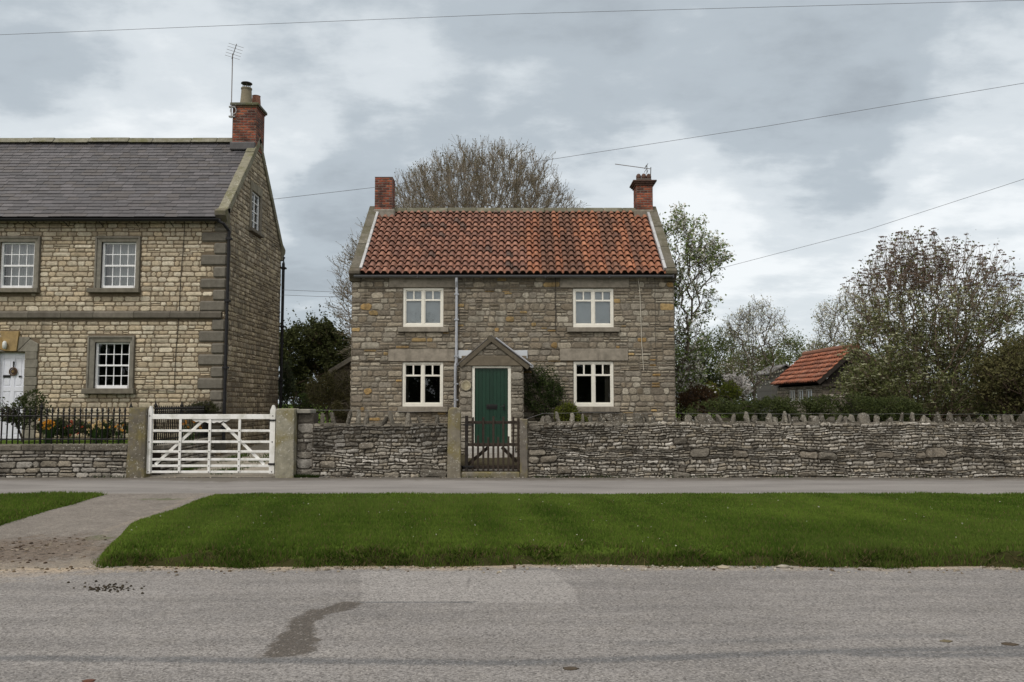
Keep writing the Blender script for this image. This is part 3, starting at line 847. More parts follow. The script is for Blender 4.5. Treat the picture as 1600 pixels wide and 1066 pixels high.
# ridge stones
mb = MB(); x = RX0 + .35
while x < RX1 - .35:
    w = min(rd.uniform(.5, .9), RX1 - .35 - x + .02); z = CZR + rd.uniform(-.008, .008)
    mb.prism([(x, YR - .17, z - .075), (x, YR - .05, z + .075), (x, YR + .05, z + .075), (x, YR + .17, z - .075)], (w - .008, 0, 0), GC(rd, (.15, .145, .11), .25)); x += w
mb.build('ridge', M['grey_coping'], roof, bevel=.015)


def slope_slabs(mb, xa, xb, ya, za, yb_, zb, th, nslab, colf, r, lift=.0):
    d = Vector((0, yb_ - ya, zb - za)); Ls = d.length; d.normalize(); nn = Vector((0, -d.z, d.y)); nn = nn if nn.z > 0 else -nn
    cut = [0] + sorted(r.uniform(i / nslab - .03, i / nslab + .03) for i in range(1, nslab)) + [1]
    for a, b in zip(cut[:-1], cut[1:]):
        p = Vector((xa, ya, za)) + d * (a * Ls + .004) + nn * (lift + r.uniform(-.008, .008)); q = Vector((xa, ya, za)) + d * (b * Ls - .004) + nn * (lift + r.uniform(-.008, .008))
        mb.prism([p, q, q - nn * th, p - nn * th], (xb - xa, 0, 0), colf(r))


# gable copings, kneelers and lead flashing
for X, s in ((CX0, 1), (CX1, -1)):
    xa, xb = (X - .04, X + .23) if s > 0 else (X - .23, X + .04)
    mb = MB()
    slope_slabs(mb, xa, xb, YC - .14, ZE + .14, YR, CZR + .13, .26, 3, lambda r: GC(r, (.135, .125, .10), .18), rd, .01)
    slope_slabs(mb, xa, xb, YCB + .14, ZE + .14, YR, CZR + .13, .26, 3, lambda r: GC(r, (.135, .125, .10), .18), rd, .01)
    mb.build('gable_coping', M['grey_coping'], cot, bevel=.02)
    mb = MB(); z = ZE
    prof = [(YC + .1, z - .22), (YC - .06, z - .22), (YC - .1, z - .14), (YC - .2, z - .06), (YC - .25, z - .03), (YC - .25, z + .05), (YC - .1, z + .16), (YC + .1, z + .3)]
    mb.prism([(xa - .015, a, b) for a, b in prof], (xb - xa + .03, 0, 0), (.10, .088, .07)); mb.build('kneeler', M['grey_coping'], cot, bevel=.015)
    mb = MB(); xf = X + s * .215
    a, b = (xf, xf + .075) if s > 0 else (xf - .075, xf)
    slope_slabs(mb, a, b, YC - .17, ZE + .115, YR - .28, CZR + .115 - .28 * (CZR - ZE) / (YR - YE), .1, 9, lambda r: GC(r, (.37, .38, .39), .15), rd, .03)
    mb.build('lead_flashing', M['grey_metal'], roof, bevel=.006)

# chimneys
x0 = at(585.5, 310, YR - .28).x; x1 = at(613, 310, YR - .28).x
mb = MB(); zt = at(800, 277.5, YR - .28).z; brick_stack(mb, x0, x1, YR - .28, YR + .25, CZR - .35, zt, rd)
mb.box(x0 - .004, x1 + .004, YR - .284, YR + .254, zt, zt + .02, (.08, .05, .04), 1)
ch = mb.build('chimney', [M['brick'], M['brick']], cot)
mb = MB(); mb.box(x0 - .03, x1 + .08, YR - .33, YR + .3, CZR - .32, CZR - .02, (.24, .22, .19)); mb.build('flaunching', M['dressed_stone'], ch, bevel=.05)
x0 = at(994.5, 310, YR - .28).x; x1 = at(1020, 310, YR - .28).x
mb = MB(); zt = at(800, 290, YR - .28).z; brick_stack(mb, x0, x1, YR - .28, YR + .30, CZR - .35, zt, rd)
ch = mb.build('chimney', [M['brick'], M['brick']], cot)
mb = MB()
for i, (g, h0, h1) in enumerate(((.035, 0, .055), (.075, .055, .10), (.11, .10, .15))):
    mb.box(x0 - g, x1 + g, YR - .28 - g, YR + .30 + g, zt + h0 + .001, zt + h1, GC(rd, (.085, .05, .04), .2))
mb.build('corbel_cap', M['brick'], ch, bevel=.008)
zc = zt + .15
mb = MB(); mb.box(x0 + .02, x1 - .02, YR - .24, YR + .26, zc, zc + .09, (.10, .085, .075)); mb.build('mortar_bed', M['dressed_stone'], ch, bevel=.03)
for px, ry in ((x0 + .10, -.1), (x0 + .255, -.12), (x0 + .41, -.1)):
    mb = MB(); mb.lathe((px, YR + ry, zc + .08), [(.075, 0), (.078, .1), (.07, .13), (.045, .17), (.015, .185)], 14, (.11, .065, .05)); mb.build('chimney_pot', M['terracotta'], ch, smooth=True)
mb = MB(); mb.box(x0 - .08, x1 + .03, YR - .33, YR + .34, CZR - .32, CZR - .04, (.21, .185, .15)); mb.build('flaunching', M['dressed_stone'], ch, bevel=.05)

# gutter, downpipe, cables
mb = MB(); zg = ZE - .07; n_ = 10
for a, b in zip(np.linspace(CX0 + .08, CX1 - .05, 6)[:-1], np.linspace(CX0 + .08, CX1 - .05, 6)[1:]):
    pf = [(math.cos(t) * .062, -math.sin(t) * .062) for t in np.linspace(0, math.pi, 9)] + [(-.054, 0)] + [(math.cos(t) * .054, -math.sin(t) * .054) for t in np.linspace(math.pi, 0, 9)[1:]]
    mb.prism([(a, YE - .02 + p, zg + q) for p, q in pf], (b - a - .004, 0, 0), (.12, .125, .135))
    mb.box(b - .02, b + .02, YE - .09, YE + .04, zg - .07, zg + .008, (.05, .05, .055))
gut = mb.build('gutter', M['grey_metal'], cot)
xp = cx(713.5)
mb = MB(); zb = cz(560)
mb.tube([(xp, YE - .02, zg - .06), (xp, YE - .01, zg - .16), (xp, YC - .075, zg - .32), (xp, YC - .07, zb)], .038, 12, (.40, .42, .46))
mb.tube([(xp, YC - .07, zb + .01), (xp, YC - .07, zb - .12), (xp - .02, YC - .08, zb - .2), (xp - .02, YC - .08, .45)], .042, 12, (.36, .38, .42))
for z in (zg - .5, zb + .05, cz(500), cz(600), cz(625)):
    mb.box(xp - .06, xp + .06, YC - .12, YC, z - .018, z + .018, (.33, .35, .38))
mb.build('downpipe', M['grey_metal'], cot, smooth=False)
mb = MB(); mb.tube([(cx(868) + .012 * math.sin(i * 1.7), YC - .03, z) for i, z in enumerate(np.linspace(zg, cz(521), 9))] + [(cx(874), YC - .03, cz(523))], .008, 6, (.04, .035, .03)); mb.build('cable', M['black_metal'], cot)
mb = MB(); mb.tube([(cx(px), YC - .03, cz(py)) for px, py in ((998, 436), (1000.5, 460), (1001.5, 500), (1002.5, 540), (1004, 565), (1005, 579))], .009, 6, (.55, .51, .43)); mb.build('cable', M['old_paint'], cot)
mb = MB(); mb.tube([(cx(1024) + .01 * math.sin(i * 2.1), YC - .03, z) for i, z in enumerate(np.linspace(zg, cz(570), 9))], .006, 6, (.10, .09, .075)); mb.build('cable', M['black_metal'], cot)

# porch
YPo = 20.75
px_ = lambda px, py=600: at(px, py, YPo).x
pz = lambda py: at(800, py, YPo).z
PX0, PX1 = px_(718.5), px_(817.5); PZE = pz(566); PAP = (px_(767.5, 526), pz(527))
mb = MB()
DH = (px_(737.5), px_(798.5), .3, pz(571.5)); LT = (px_(721), px_(823), pz(572), pz(556))
hl = [DH, (LT[0], LT[1], LT[2], LT[3])]
cells(mb, (0, YPo, 0), U, V, PX0, PX1, .3, PZE, [DH], MORT, 1)
mb.poly([(PX0, YPo, PZE), (PX1, YPo, PZE), (PAP[0], YPo, PAP[1] - .04)], MORT, 1)
sl_ = (PAP[1] - PZE)
lim = lambda v: (PX0, PX1) if v <= PZE else (PX0 + (v - PZE) / sl_ * (PAP[0] - PX0), PX1 - (v - PZE) / sl_ * (PX1 - PAP[0]))
for a in courses(rd, PX0, PX1, .35, PAP[1] - .05, hl, (.12, .2), (.16, .36), .2, lim):
    stone(mb, (0, YPo, 0), U, V, NF, *a, rd.uniform(.012, .028), GC(rd, rd.choice([(.27, .245, .20), (.32, .295, .245), (.235, .21, .17), (.20, .18, .145)]), .2), rd, 0, .006, None, .12, -.004)
for X, nx in ((PX0, -1), (PX1, 1)):
    mb.poly([(X, YPo, .3), (X, YC, .3), (X, YC, PZE), (X, YPo, PZE)], MORT, 1)
    for a in courses(rd, 0, YC - YPo, .35, PZE, [], (.12, .2), (.16, .36), .2):
        stone(mb, (X, YPo, 0), (0, 1, 0), V, (nx, 0, 0), *a, rd.uniform(.01, .022), col_cot(rd), rd, 0, .006, None, .12, -.004)
room(mb, DH[0], DH[1], .45, DH[3], YPo, YPo + .14, YPo + 1.0, MORT, 1, 2, .12)
porch = mb.build('porch', [M['cottage_stone'], M['cottage_stone'], M['dark']], cot)
mb = MB(); mb.box(LT[0], LT[1], YPo - .035, YPo + .02, LT[2] + .002, LT[3], (.15, .127, .093)); mb.build('lintel', M['dressed_stone'], porch, bevel=.015)
mb = MB()
pl, pr = (px_(715.5, 566), pz(568)), (px_(829.5, 568), pz(571)); pa = (px_(767.5, 524), pz(523.5))
for (a, b) in ((pl, pa), (pa, pr)):
    d = Vector((b[0] - a[0], 0, b[1] - a[1])).normalized(); nn = Vector((-d.z, 0, d.x))
    A = Vector((a[0], YPo - .06, a[1])); B = Vector((b[0], YPo - .06, b[1]))
    mb.prism([A, B, B - nn * .03, A - nn * .03], (0, YC - YPo + .06, 0), (.10, .09, .08))
mb.prism([(pa[0] - .09, YPo - .02, pa[1] - .07), (pa[0], YPo - .02, pa[1] + .012), (pa[0] + .09, YPo - .02, pa[1] - .07)], (0, YC - YPo + .02, 0), (.14, .125, .10))
mb.build('porch_roof', M['slate'], porch, bevel=.008)
# stone verge of the porch gable
mb = MB()
for (a, b) in ((pl, pa), (pa, pr)):
    d = Vector((b[0] - a[0], 0, b[1] - a[1])).normalized(); nn = Vector((-d.z, 0, d.x))
    A = Vector((a[0], YPo - .055, a[1])) - nn * .033; B = Vector((b[0], YPo - .055, b[1])) - nn * .033
    if b is not pa: A -= d * .04; A.y -= .005; B.y -= .005
    mb.prism([A, B, B - nn * .11, A - nn * .11], (0, .065, 0), (.115, .098, .072))
mb.build('bargestone', M['dressed_stone'], porch, bevel=.01)
for q_ in (([Vector((pr[0] + .02, YPo - .06, pr[1] - .02)), Vector((pr[0] + .02, YC - .02, pr[1] - .02))], .045, 10, (.30, .31, .33)),
           ([Vector((pl[0] - .01, YPo - .06, pl[1] - .02)), Vector((pl[0] - .01, YC - .02, pl[1] - .02))], .04, 10, (.12, .12, .13))):
    mb = MB(); mb.tube(*q_); mb.build('porch_gutter', M['grey_metal'], porch)
mb = MB(); mb.tube([Vector((pa[0] + .12, YPo - .075, pa[1] - .08)), Vector((pr[0] + .01, YPo - .075, pr[1] + .01))], .022, 8, (.33, .34, .37)); mb.build('verge_trim', M['grey_metal'], porch)
for a, b in ((716, 737), (804, 824)):
    mb = MB(); mb.box(cx(a), cx(b), YC - .045, YC - .02, cz(560), cz(547.5), (.55, .59, .63)); mb.build('flashing_board', M['paint'], porch)
# door
DX0, DX1, DZ0, DZ1 = px_(742), px_(793.5), pz(697), pz(575.5)
mb = MB(); nb = 9; wd = (DX1 - DX0) / nb
for i in range(nb): mb.box(DX0 + i * wd + .003, DX0 + (i + 1) * wd - .003, YPo + .055, YPo + .1, DZ0, DZ1, GC(rd, (.008, .036, .021), .12))
mb.box(DX0, DX1, YPo + .068, YPo + .1, DZ0, DZ1, (.004, .018, .011))
door = mb.build('door', M['green_paint'], cot, bevel=.003)
mb = MB(); y = YPo + .015
mb.box(DH[0], DX0 - .004, y, y + .1, .45, DH[3], CREAM); mb.box(DX1 + .004, DH[1], y, y + .1, .45, DH[3], CREAM); mb.box(DX0 - .004, DX1 + .004, y, y + .1, DZ1 + .004, DH[3], CREAM)
mb.build('door_frame', M['paint'], door, bevel=.005)
mb = MB(); a, b = px_(760, 635), px_(777, 635)
mb.box(a, b, YPo + .04, YPo + .056, pz(639.5), pz(632), (.02, .02, .02)); mb.box(a + .02, b - .02, YPo + .033, YPo + .042, pz(638), pz(634.5), (.012, .012, .012)); mb.build('letter_plate', M['black_metal'], door, bevel=.004)
mb = MB(); hx = px_(787.5, 636); mb.box(hx - .018, hx + .018, YPo + .04, YPo + .056, pz(641), pz(631), (.02, .02, .02)); mb.tube([(hx, YPo + .05, pz(635)), (hx, YPo + .005, pz(635)), (hx - .09, YPo + .003, pz(635.5))], .011, 8, (.03, .03, .03)); mb.tube([(hx + .03, YPo + .05, pz(640)), (hx + .03, YPo + .02, pz(640))], .012, 8, (.03, .03, .03)); mb.build('handle', M['black_metal'], door)
mb = MB(); mb.box(DH[0] - .1, DH[1] + .1, YPo - .32, YPo + .05, .28, DZ0 - .012, (.42, .41, .385)); mb.build('doorstep', M['dressed_stone'], porch, bevel=.015)
# plaque: round date stone with raised rim and small raised marks
mb = MB(); pc = (px_(728.5, 602.5), pz(602.5)); rr = .128
for (r0, r1, y0, y1, c) in ((0, .10, YPo - .035, YPo + .01, (.46, .41, .28)), (.10, rr, YPo - .045, YPo + .01, (.40, .36, .26))):
    for i in range(28):
        a, b = 2 * math.pi * i / 28, 2 * math.pi * (i + 1) / 28
        q = lambda r_, t, y_: (pc[0] + r_ * math.cos(t), y_, pc[1] + r_ * math.sin(t))
        mb.poly([q(r0, a, y0), q(r1, a, y0), q(r1, b, y0), q(r0, b, y0)] if r0 else [q(0, a, y0), q(r1, a, y0), q(r1, b, y0)], c); mb.poly([q(r1, a, y0), q(r1, a, y1), q(r1, b, y1), q(r1, b, y0)], c)
        if r0: mb.poly([q(r0, a, y0), q(r0, b, y0), q(r0, b, YPo - .03), q(r0, a, YPo - .03)], c)
for i in range(12):
    t = 2 * math.pi * i / 12; x, z = pc[0] + .075 * math.cos(t), pc[1] + .075 * math.sin(t); mb.box(x - .008, x + .008, YPo - .042, YPo - .034, z - .011, z + .011, (.33, .28, .18))
mb.build('plaque', M['dressed_stone'], porch)

# ------------------------------------------------------------------ the tall left house
rd = random.Random(5)
YH = 22.0; HX1 = at(350.5, 500, YH).x; HX0 = -21.0; HD = 5.25; YHB = YH + HD; YHR = YH + HD / 2
hx = lambda px, py=500: at(px, py, YH).x
hz = lambda py: at(800, py, YH).z
HZ0 = .15; HZD = .55; HZT = hz(342); HZR = at(800, 224, YHR).z
hou = empty('stone_house', ((HX0 + HX1) / 2, YH, HZ0), 'tall cream stone house with slate roof and white sash windows, cut by left edge', 'house')
SASH = [(155, 209.5, 378.5, 451, 146, 216.5, 370, 137.5, 218.5, 451, 458, 1), (-4.5, 50, 378.5, 451, -14, 59, 370, -20, 60.5, 451, 458, 1), (150.5, 205, 535, 607, 140, 212.5, 525, 135.5, 216, 607, 615.5, 0),
        (-165, -111, 378.5, 451, -174, -103, 370, -182, -101, 451, 458, 1), (-170, -115, 535, 607, -180, -108, 525, -184, -104, 607, 615.5, 0)]
mb = MB(); holes = []; solid = []
for w in SASH:
    holes.append((hx(w[0]), hx(w[1]), hz(w[3]), hz(w[2]))); solid.append((hx(w[4]), hx(w[5]), hz(w[3]), hz(w[6]))); solid.append((hx(w[7]), hx(w[8]), hz(w[10]), hz(w[9])))
DRH = (hx(-1), hx(42.5), HZD, hz(551)); holes.append(DRH)
solid += [(hx(-21), hx(-1), HZD, hz(548)), (hx(42.5), hx(62.5), HZD, hz(548)), (hx(-21), hx(63), hz(551), hz(528))]
STR = (HX0, hx(347), hz(498), hz(487.5)); solid.append(STR)
QT = [(348, 363, 0), (363, 378.5, 1), (379.5, 398, 0), (398, 415.5, 1), (416.5, 434.5, 0), (435, 451.5, 1), (452.5, 470, 0), (470, 487, 1), (498.5, 517, 0), (517, 535, 1), (536, 553.5, 0), (553.5, 571.5, 1), (572.5, 590.5, 0), (590.5, 609, 1), (609.5, 627, 0), (627, 646, 1), (646, 664, 0), (664.5, 682, 1), (682.5, 705, 0)]
for y0, y1, l in QT: solid.append((hx(312 if l else 332), HX1, hz(y1), hz(y0)))
MC = (.16, .125, .085)
O = (0, YH, 0)
cells(mb, O, U, V, HX0, HX1, HZ0, HZT + .05, holes, MC, 1)
for a in courses(rd, HX0 + 5.5, HX1, HZ0, HZT, [], (.10, .155), (.14, .42), .05):
    # clip against dressed stones
    iv = [(a[0], a[1])]
    hit = False
    for h in holes + solid:
        ov = min(a[3], h[3]) - max(a[2], h[2])
        if ov > .02: iv = sub_iv(iv, h[0], h[1])
    for s, e in iv:
        if e - s > .03: stone(mb, O, U, V, NF, s, e, a[2], a[3], rd.uniform(.008, .018), col_cream(rd), rd, 0, .007, None, .09, -.004)
for h in holes: room(mb, h[0], h[1], h[2], h[3], YH, YH + .16, YH + 2.0, MC, 1, 2)
# gable end wall
GWX = HX1
gy = lambda px: HX1 / ((px - 800) / F) * math.cos(TILT)     # depth of a point of the gable plane seen at column px (near the horizon)
lim = lambda v: (0, HD) if v < HZT else ((v - HZT) / (HZR - HZT) * HD / 2, HD - (v - HZT) / (HZR - HZT) * HD / 2)


def gp(px, py):
    d = ray(px, py); k = HX1 / d.x; return d.y * k - YH, CAMZ + d.z * k


gw = [gp(392.5, 304)[0], gp(406, 304)[0], gp(399, 362)[1], gp(399, 302)[1]]
GH = (gw[0], gw[1], gw[2], gw[3])
cells(mb, (HX1, YH, 0), (0, 1, 0), V, 0, HD, HZ0, HZT, [GH], MC, 1)
us = sorted({0, HD, HD / 2, GH[0], GH[1]})
rz = lambda u: HZT + (1 - abs(u - HD / 2) / (HD / 2)) * (HZR - HZT)
for a, b in zip(us[:-1], us[1:]):
    if GH[0] <= a and b <= GH[1]:
        mb.poly([(HX1, YH + a, GH[3]), (HX1, YH + b, GH[3]), (HX1, YH + b, rz(b)), (HX1, YH + a, rz(a))], MC, 1)
        if GH[2] > HZT: mb.poly([(HX1, YH + a, HZT), (HX1, YH + b, HZT), (HX1, YH + b, GH[2]), (HX1, YH + a, GH[2])], MC, 1)
    else: mb.poly([(HX1, YH + a, HZT), (HX1, YH + b, HZT), (HX1, YH + b, rz(b)), (HX1, YH + a, rz(a))], MC, 1)
gs = [(GH[0] - .14, GH[1] + .14, GH[2] - .12, GH[3] + .28)] + [(-.01, .19 if l else .34, hz(y1), hz(y0)) for y0, y1, l in QT]
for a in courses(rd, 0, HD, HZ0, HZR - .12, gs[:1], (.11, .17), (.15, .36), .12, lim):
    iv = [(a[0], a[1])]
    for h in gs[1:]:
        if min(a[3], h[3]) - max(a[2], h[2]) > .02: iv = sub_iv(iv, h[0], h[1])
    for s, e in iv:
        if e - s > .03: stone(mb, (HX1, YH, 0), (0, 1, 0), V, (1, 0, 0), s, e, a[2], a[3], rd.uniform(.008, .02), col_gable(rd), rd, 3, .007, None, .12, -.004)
mb.poly([(HX0, YHB, HZ0), (HX1, YHB, HZ0), (HX1, YHB, HZT), (HX0, YHB, HZT)], MC, 1); mb.poly([(HX0, YH, HZ0), (HX0, YHB, HZ0), (HX0, YHB, HZT), (HX0, YHR, HZR), (HX0, YH, HZT)], MC, 1)
# small room behind the gable window
g0, g1, g2, g3 = GH
for p in ([(HX1, g0, g2), (HX1 - .5, g0, g2), (HX1 - .5, g0, g3), (HX1, g0, g3)], [(HX1, g1, g2), (HX1 - .5, g1, g2), (HX1 - .5, g1, g3), (HX1, g1, g3)], [(HX1, g0, g2), (HX1, g1, g2), (HX1 - .5, g1, g2), (HX1 - .5, g0, g2)],
          [(HX1, g0, g3), (HX1, g1, g3), (HX1 - .5, g1, g3), (HX1 - .5, g0, g3)], [(HX1 - .5, g0, g2), (HX1 - .5, g1, g2), (HX1 - .5, g1, g3), (HX1 - .5, g0, g3)]):
    mb.poly([(a, b + YH, c) for a, b, c in p], (.05, .045, .04), 2)
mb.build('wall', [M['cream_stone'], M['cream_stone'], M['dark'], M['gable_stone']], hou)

QC = (.145, .134, .112)
for y0, y1, l in QT:
    m = MB(); m.box(hx(311.5 if l else 331.5), HX1 + .03, YH - .045, YH + (.19 if l else .34), hz(y1) + .006, hz(y0) - .006, GC(rd, QC, .16)); m.build('quoin', M['dressed_stone'], hou, bevel=.04, seg=1)
m = MB(); x = STR[0]
while x < STR[1] - .05:
    w = min(rd.uniform(.7, 1.1), STR[1] - x); y = YH - .09
    m.prism([(x + .003, YH + .01, STR[2]), (x + .003, y + .02, STR[2]), (x + .003, y, STR[2] + .03), (x + .003, y, STR[3] - .03), (x + .003, y + .03, STR[3]), (x + .003, YH + .01, STR[3] + .03)], (w - .006, 0, 0), GC(rd, (.135, .122, .10), .18)); x += w
m.build('string_course', M['dressed_stone'], hou, bevel=.008)


def sash(parent, w, net):
    x0, x1 = hx(w[0]), hx(w[1]); z0, z1 = hz(w[3]), hz(w[2]); y = YH + .05
    mb = MB(); f = .058; zm = (z0 + z1) / 2
    mb.box(x0, x0 + f, y, y + .12, z0, z1, WHITE); mb.box(x1 - f, x1, y, y + .12, z0, z1, WHITE); mb.box(x0 + f, x1 - f, y, y + .12, z1 - .045, z1, WHITE); mb.box(x0 + f, x1 - f, y - .02, y + .12, z0, z0 + .085, WHITE)
    xa, xb = x0 + f, x1 - f
    mb.box(xa, xb, y + .02, y + .09, zm - .024, zm + .024, WHITE)
    for za, zb, yy in ((z0 + .085, zm - .024, y + .055), (zm + .024, z1 - .045, y + .03)):
        h = (za + zb) / 2
        mb.box(xa, xb, yy, yy + .03, h - .011, h + .011, WHITE)
        for i in (1, 2, 3):
            x = xa + (xb - xa) * i / 4; mb.box(x - .011, x + .011, yy - .001, yy + .031, za, zb, WHITE)
    o = mb.build('window', M['paint'], parent, bevel=.003)
    g = MB(); g.poly([(xa, y + .066, z0 + .04), (xb, y + .066, z0 + .04), (xb, y + .066, zm), (xa, y + .066, zm)]); g.poly([(xa, y + .044, zm), (xb, y + .044, zm), (xb, y + .044, z1 - .03), (xa, y + .044, z1 - .03)]); g.build('pane', M['glass'], o)
    m = MB(); a, b, t = hx(w[4]), hx(w[5]), hz(w[6])
    m.prism([(x0, YH - .03, z0), (x0, YH - .03, z1), (a + .05, YH - .05, t - .05), (a + .05, YH - .05, z0)], (0, .08, 0), GC(rd, (.20, .19, .16), .08))
    m.prism([(x1, YH - .03, z0), (x1, YH - .03, z1), (b - .05, YH - .05, t - .05), (b - .05, YH - .05, z0)], (0, .08, 0), GC(rd, (.20, .19, .16), .08))
    m.prism([(x0, YH - .03, z1), (x1, YH - .03, z1), (b - .05, YH - .05, t - .05), (a + .05, YH - .05, t - .05)], (0, .08, 0), GC(rd, (.21, .195, .16), .08))
    m.box(a, a + .05, YH - .075, YH + .02, z0, t, (.19, .175, .145)); m.box(b - .05, b, YH - .075, YH + .02, z0, t, (.19, .175, .145)); m.box(a + .05, b - .05, YH - .075, YH + .02, t - .05, t, (.19, .175, .145))
    m.build('stone_surround', M['dressed_stone'], o, bevel=.006)
    m = MB(); m.box(hx(w[7]), hx(w[8]), YH - .15, YH + .06, hz(w[10]), z0 - .003, (.16, .145, .115)); m.build('sill', M['dressed_stone'], o, bevel=.012)
    if net:
        c = MB(); k = 36; W_ = xb - xa
        for i in range(k):
            t0, t1 = i / k, (i + 1) / k
            col = (.55, .55, .54) if .1 < t0 < .9 else (.30, .28, .25)
            q = lambda t: YH + .30 + .02 * math.sin(t * 60)
            c.poly([(xa + W_ * t0, q(t0), z0), (xa + W_ * t1, q(t1), z0), (xa + W_ * t1, q(t1), z1), (xa + W_ * t0, q(t0), z1)], col)
        c.build('net_curtain', M['cloth'], o, smooth=True)


for w in SASH: sash(hou, w, w[11])
# gable window
y0, y1 = YH + g0, YH + g1
m = MB(); X = HX1 - .07
m.box(X, X + .05, y0, y0 + .05, g2, g3, WHITE); m.box(X, X + .05, y1 - .05, y1, g2, g3, WHITE); m.box(X, X + .05, y0 + .05, y1 - .05, g3 - .05, g3, WHITE); m.box(X, X + .05, y0 + .05, y1 - .05, g2, g2 + .06, WHITE)
for k in (1, 2, 3): z = g2 + (g3 - g2) * k / 4; m.box(X + .01, X + .04, y0 + .05, y1 - .05, z - .014, z + .014, WHITE)
m.box(X + .008, X + .042, (y0 + y1) / 2 - .014, (y0 + y1) / 2 + .014, g2 + .06, g3 - .05, WHITE)
o = m.build('window', M['paint'], hou)
m = MB(); m.poly([(X + .02, y0, g2), (X + .02, y1, g2), (X + .02, y1, g3), (X + .02, y0, g3)]); m.build('pane', M['glass'], o)
m = MB(); m.box(HX1 - .02, HX1 + .04, y0 - .14, y0, g2, g3, (.21, .19, .15)); m.box(HX1 - .02, HX1 + .04, y1, y1 + .14, g2, g3, (.19, .17, .135)); m.box(HX1 - .02, HX1 + .045, y0 - .14, y1 + .14, g3, g3 + .26, (.22, .20, .15)); m.build('stone_surround', M['dressed_stone'], o, bevel=.01)
m = MB(); m.box(HX1 - .05, HX1 + .12, y0 - .16, y1 + .16, g2 - .1, g2 - .002, (.15, .135, .11)); m.build('sill', M['dressed_stone'], o, bevel=.012)

# front door
m = MB(); x0, x1 = DRH[0] + .02, DRH[1] - .02; z0, z1 = HZD + .1, DRH[3] - .02; y = YH + .10; DW = (.70, .72, .80)
m.box(x0, x1, y + .012, y + .05, z0, z1, DW)
st = .10; xm = (x0 + x1) / 2; rows = [z0, z0 + .62, z0 + 1.25, z0 + 1.62, z1]
for a, b in ((x0, x0 + st), (x1 - st, x1), (xm - .05, xm + .05)): m.box(a, b, y, y + .013, z0, z1, DW)
for i, zz in enumerate((z0 + .08, z0 + .70, z0 + 1.38, z1 - .06)):
    for a, b in ((x0 + st, xm - .05), (xm + .05, x1 - st)): m.box(a, b, y + .0005, y + .013, zz - .07, zz + .06, DW)
    if i < 3:
        zn = (z0 + .70, z0 + 1.38, z1 - .06)[i]
        for a, b in ((x0 + st, xm - .05), (xm + .05, x1 - st)): m.box(a + .035, b - .035, y + .004, y + .013, zz + .1, zn - .11, DW)
dr = m.build('door', M['paint'], hou, bevel=.004)
m = MB(); m.box(DRH[0], x0 - .002, y - .02, y + .06, HZD, DRH[3], WHITE); m.box(x1 + .002, DRH[1], y - .02, y + .06, HZD, DRH[3], WHITE); m.box(x0, x1, y - .02, y + .06, z1 + .002, DRH[3], WHITE); m.build('door_frame', M['paint'], dr)
m = MB(); kx, kz = hx(21.5), hz(580.5)
for i in range(20):
    a, b = 2 * math.pi * i / 20, 2 * math.pi * (i + 1) / 20
    m.tube([(kx + .10 * math.cos(a), y - .025, kz + .10 * math.sin(a)), (kx + .10 * math.cos(b), y - .025, kz + .10 * math.sin(b))], .017, 6, (.10, .06, .035))
m.tube([(kx, y - .035, kz), (kx, y - .003, kz)], [.065, .08], 16, (.07, .045, .03)); m.tube([(kx, y - .02, kz + .1), (kx, y - .02, kz + .27)], [.012, .02], 8, (.03, .03, .03)); m.tube([(kx, y - .045, kz), (kx, y - .03, kz)], .03, 12, (.2, .14, .06))
m.build('knocker', M['black_metal'], dr)
m = MB(); m.box(hx(5.5), hx(17), y - .01, y + .002, hz(590), hz(586), (.015, .015, .015)); m.build('letter_plate', M['black_metal'], dr)
m = MB(); m.box(hx(30), hx(34.5), y - .012, y + .002, hz(589.5), hz(587), (.02, .02, .02)); m.build('handle', M['black_metal'], dr)
# blocked surround, keystone and lamp
for side in (0, 1):
    k = 0
    z = hz(548)
    while z > HZD + .05:
        h = .235; a, b = ((42.5, 62.5 if k % 2 else 61) if side else (-19.5 if k % 2 else -21, -1))
        m = MB(); m.box(hx(a), hx(b), YH - .04, YH + .06, max(z - h, HZD) + .004, z - .004, GC(rd, (.22, .205, .17), .14)); m.build('door_block', M['dressed_stone'], hou, bevel=.014); z -= h; k += 1
for pts, c in (([(14, 549), (30, 549), (33, 518), (3, 518)], (.34, .24, .11)), ([(30.5, 549), (49, 530), (49, 527), (32.5, 527)], (.20, .185, .15)), ([(-1, 545), (13.5, 549), (10.5, 527), (-10, 527)], (.33, .22, .09)), ([(31, 549.5), (62, 549.5), (62, 537), (49.5, 530.5)], (.22, .205, .17)), ([(-21, 549.5), (12, 549.5), (-2, 545.5), (-11, 527)], (.22, .205, .17))):
    m = MB(); m.prism([(hx(a), YH - (.075 if c[0] == .34 else .045), hz(b)) for a, b in pts], (0, .1, 0), c); m.build('voussoir', M['dressed_stone'], hou, bevel=.008)
m = MB(); m.lathe((hx(14), YH - .14, hz(546)), [(.02, 0), (.045, .02), (.055, .1), (.05, .18), (.02, .215)], 12, (.62, .64, .62)); m.box(hx(14) - .03, hx(14) + .03, YH - .13, YH - .05, hz(545), hz(538), (.1, .1, .1)); m.build('porch_lamp', M['paint'], hou, smooth=True)

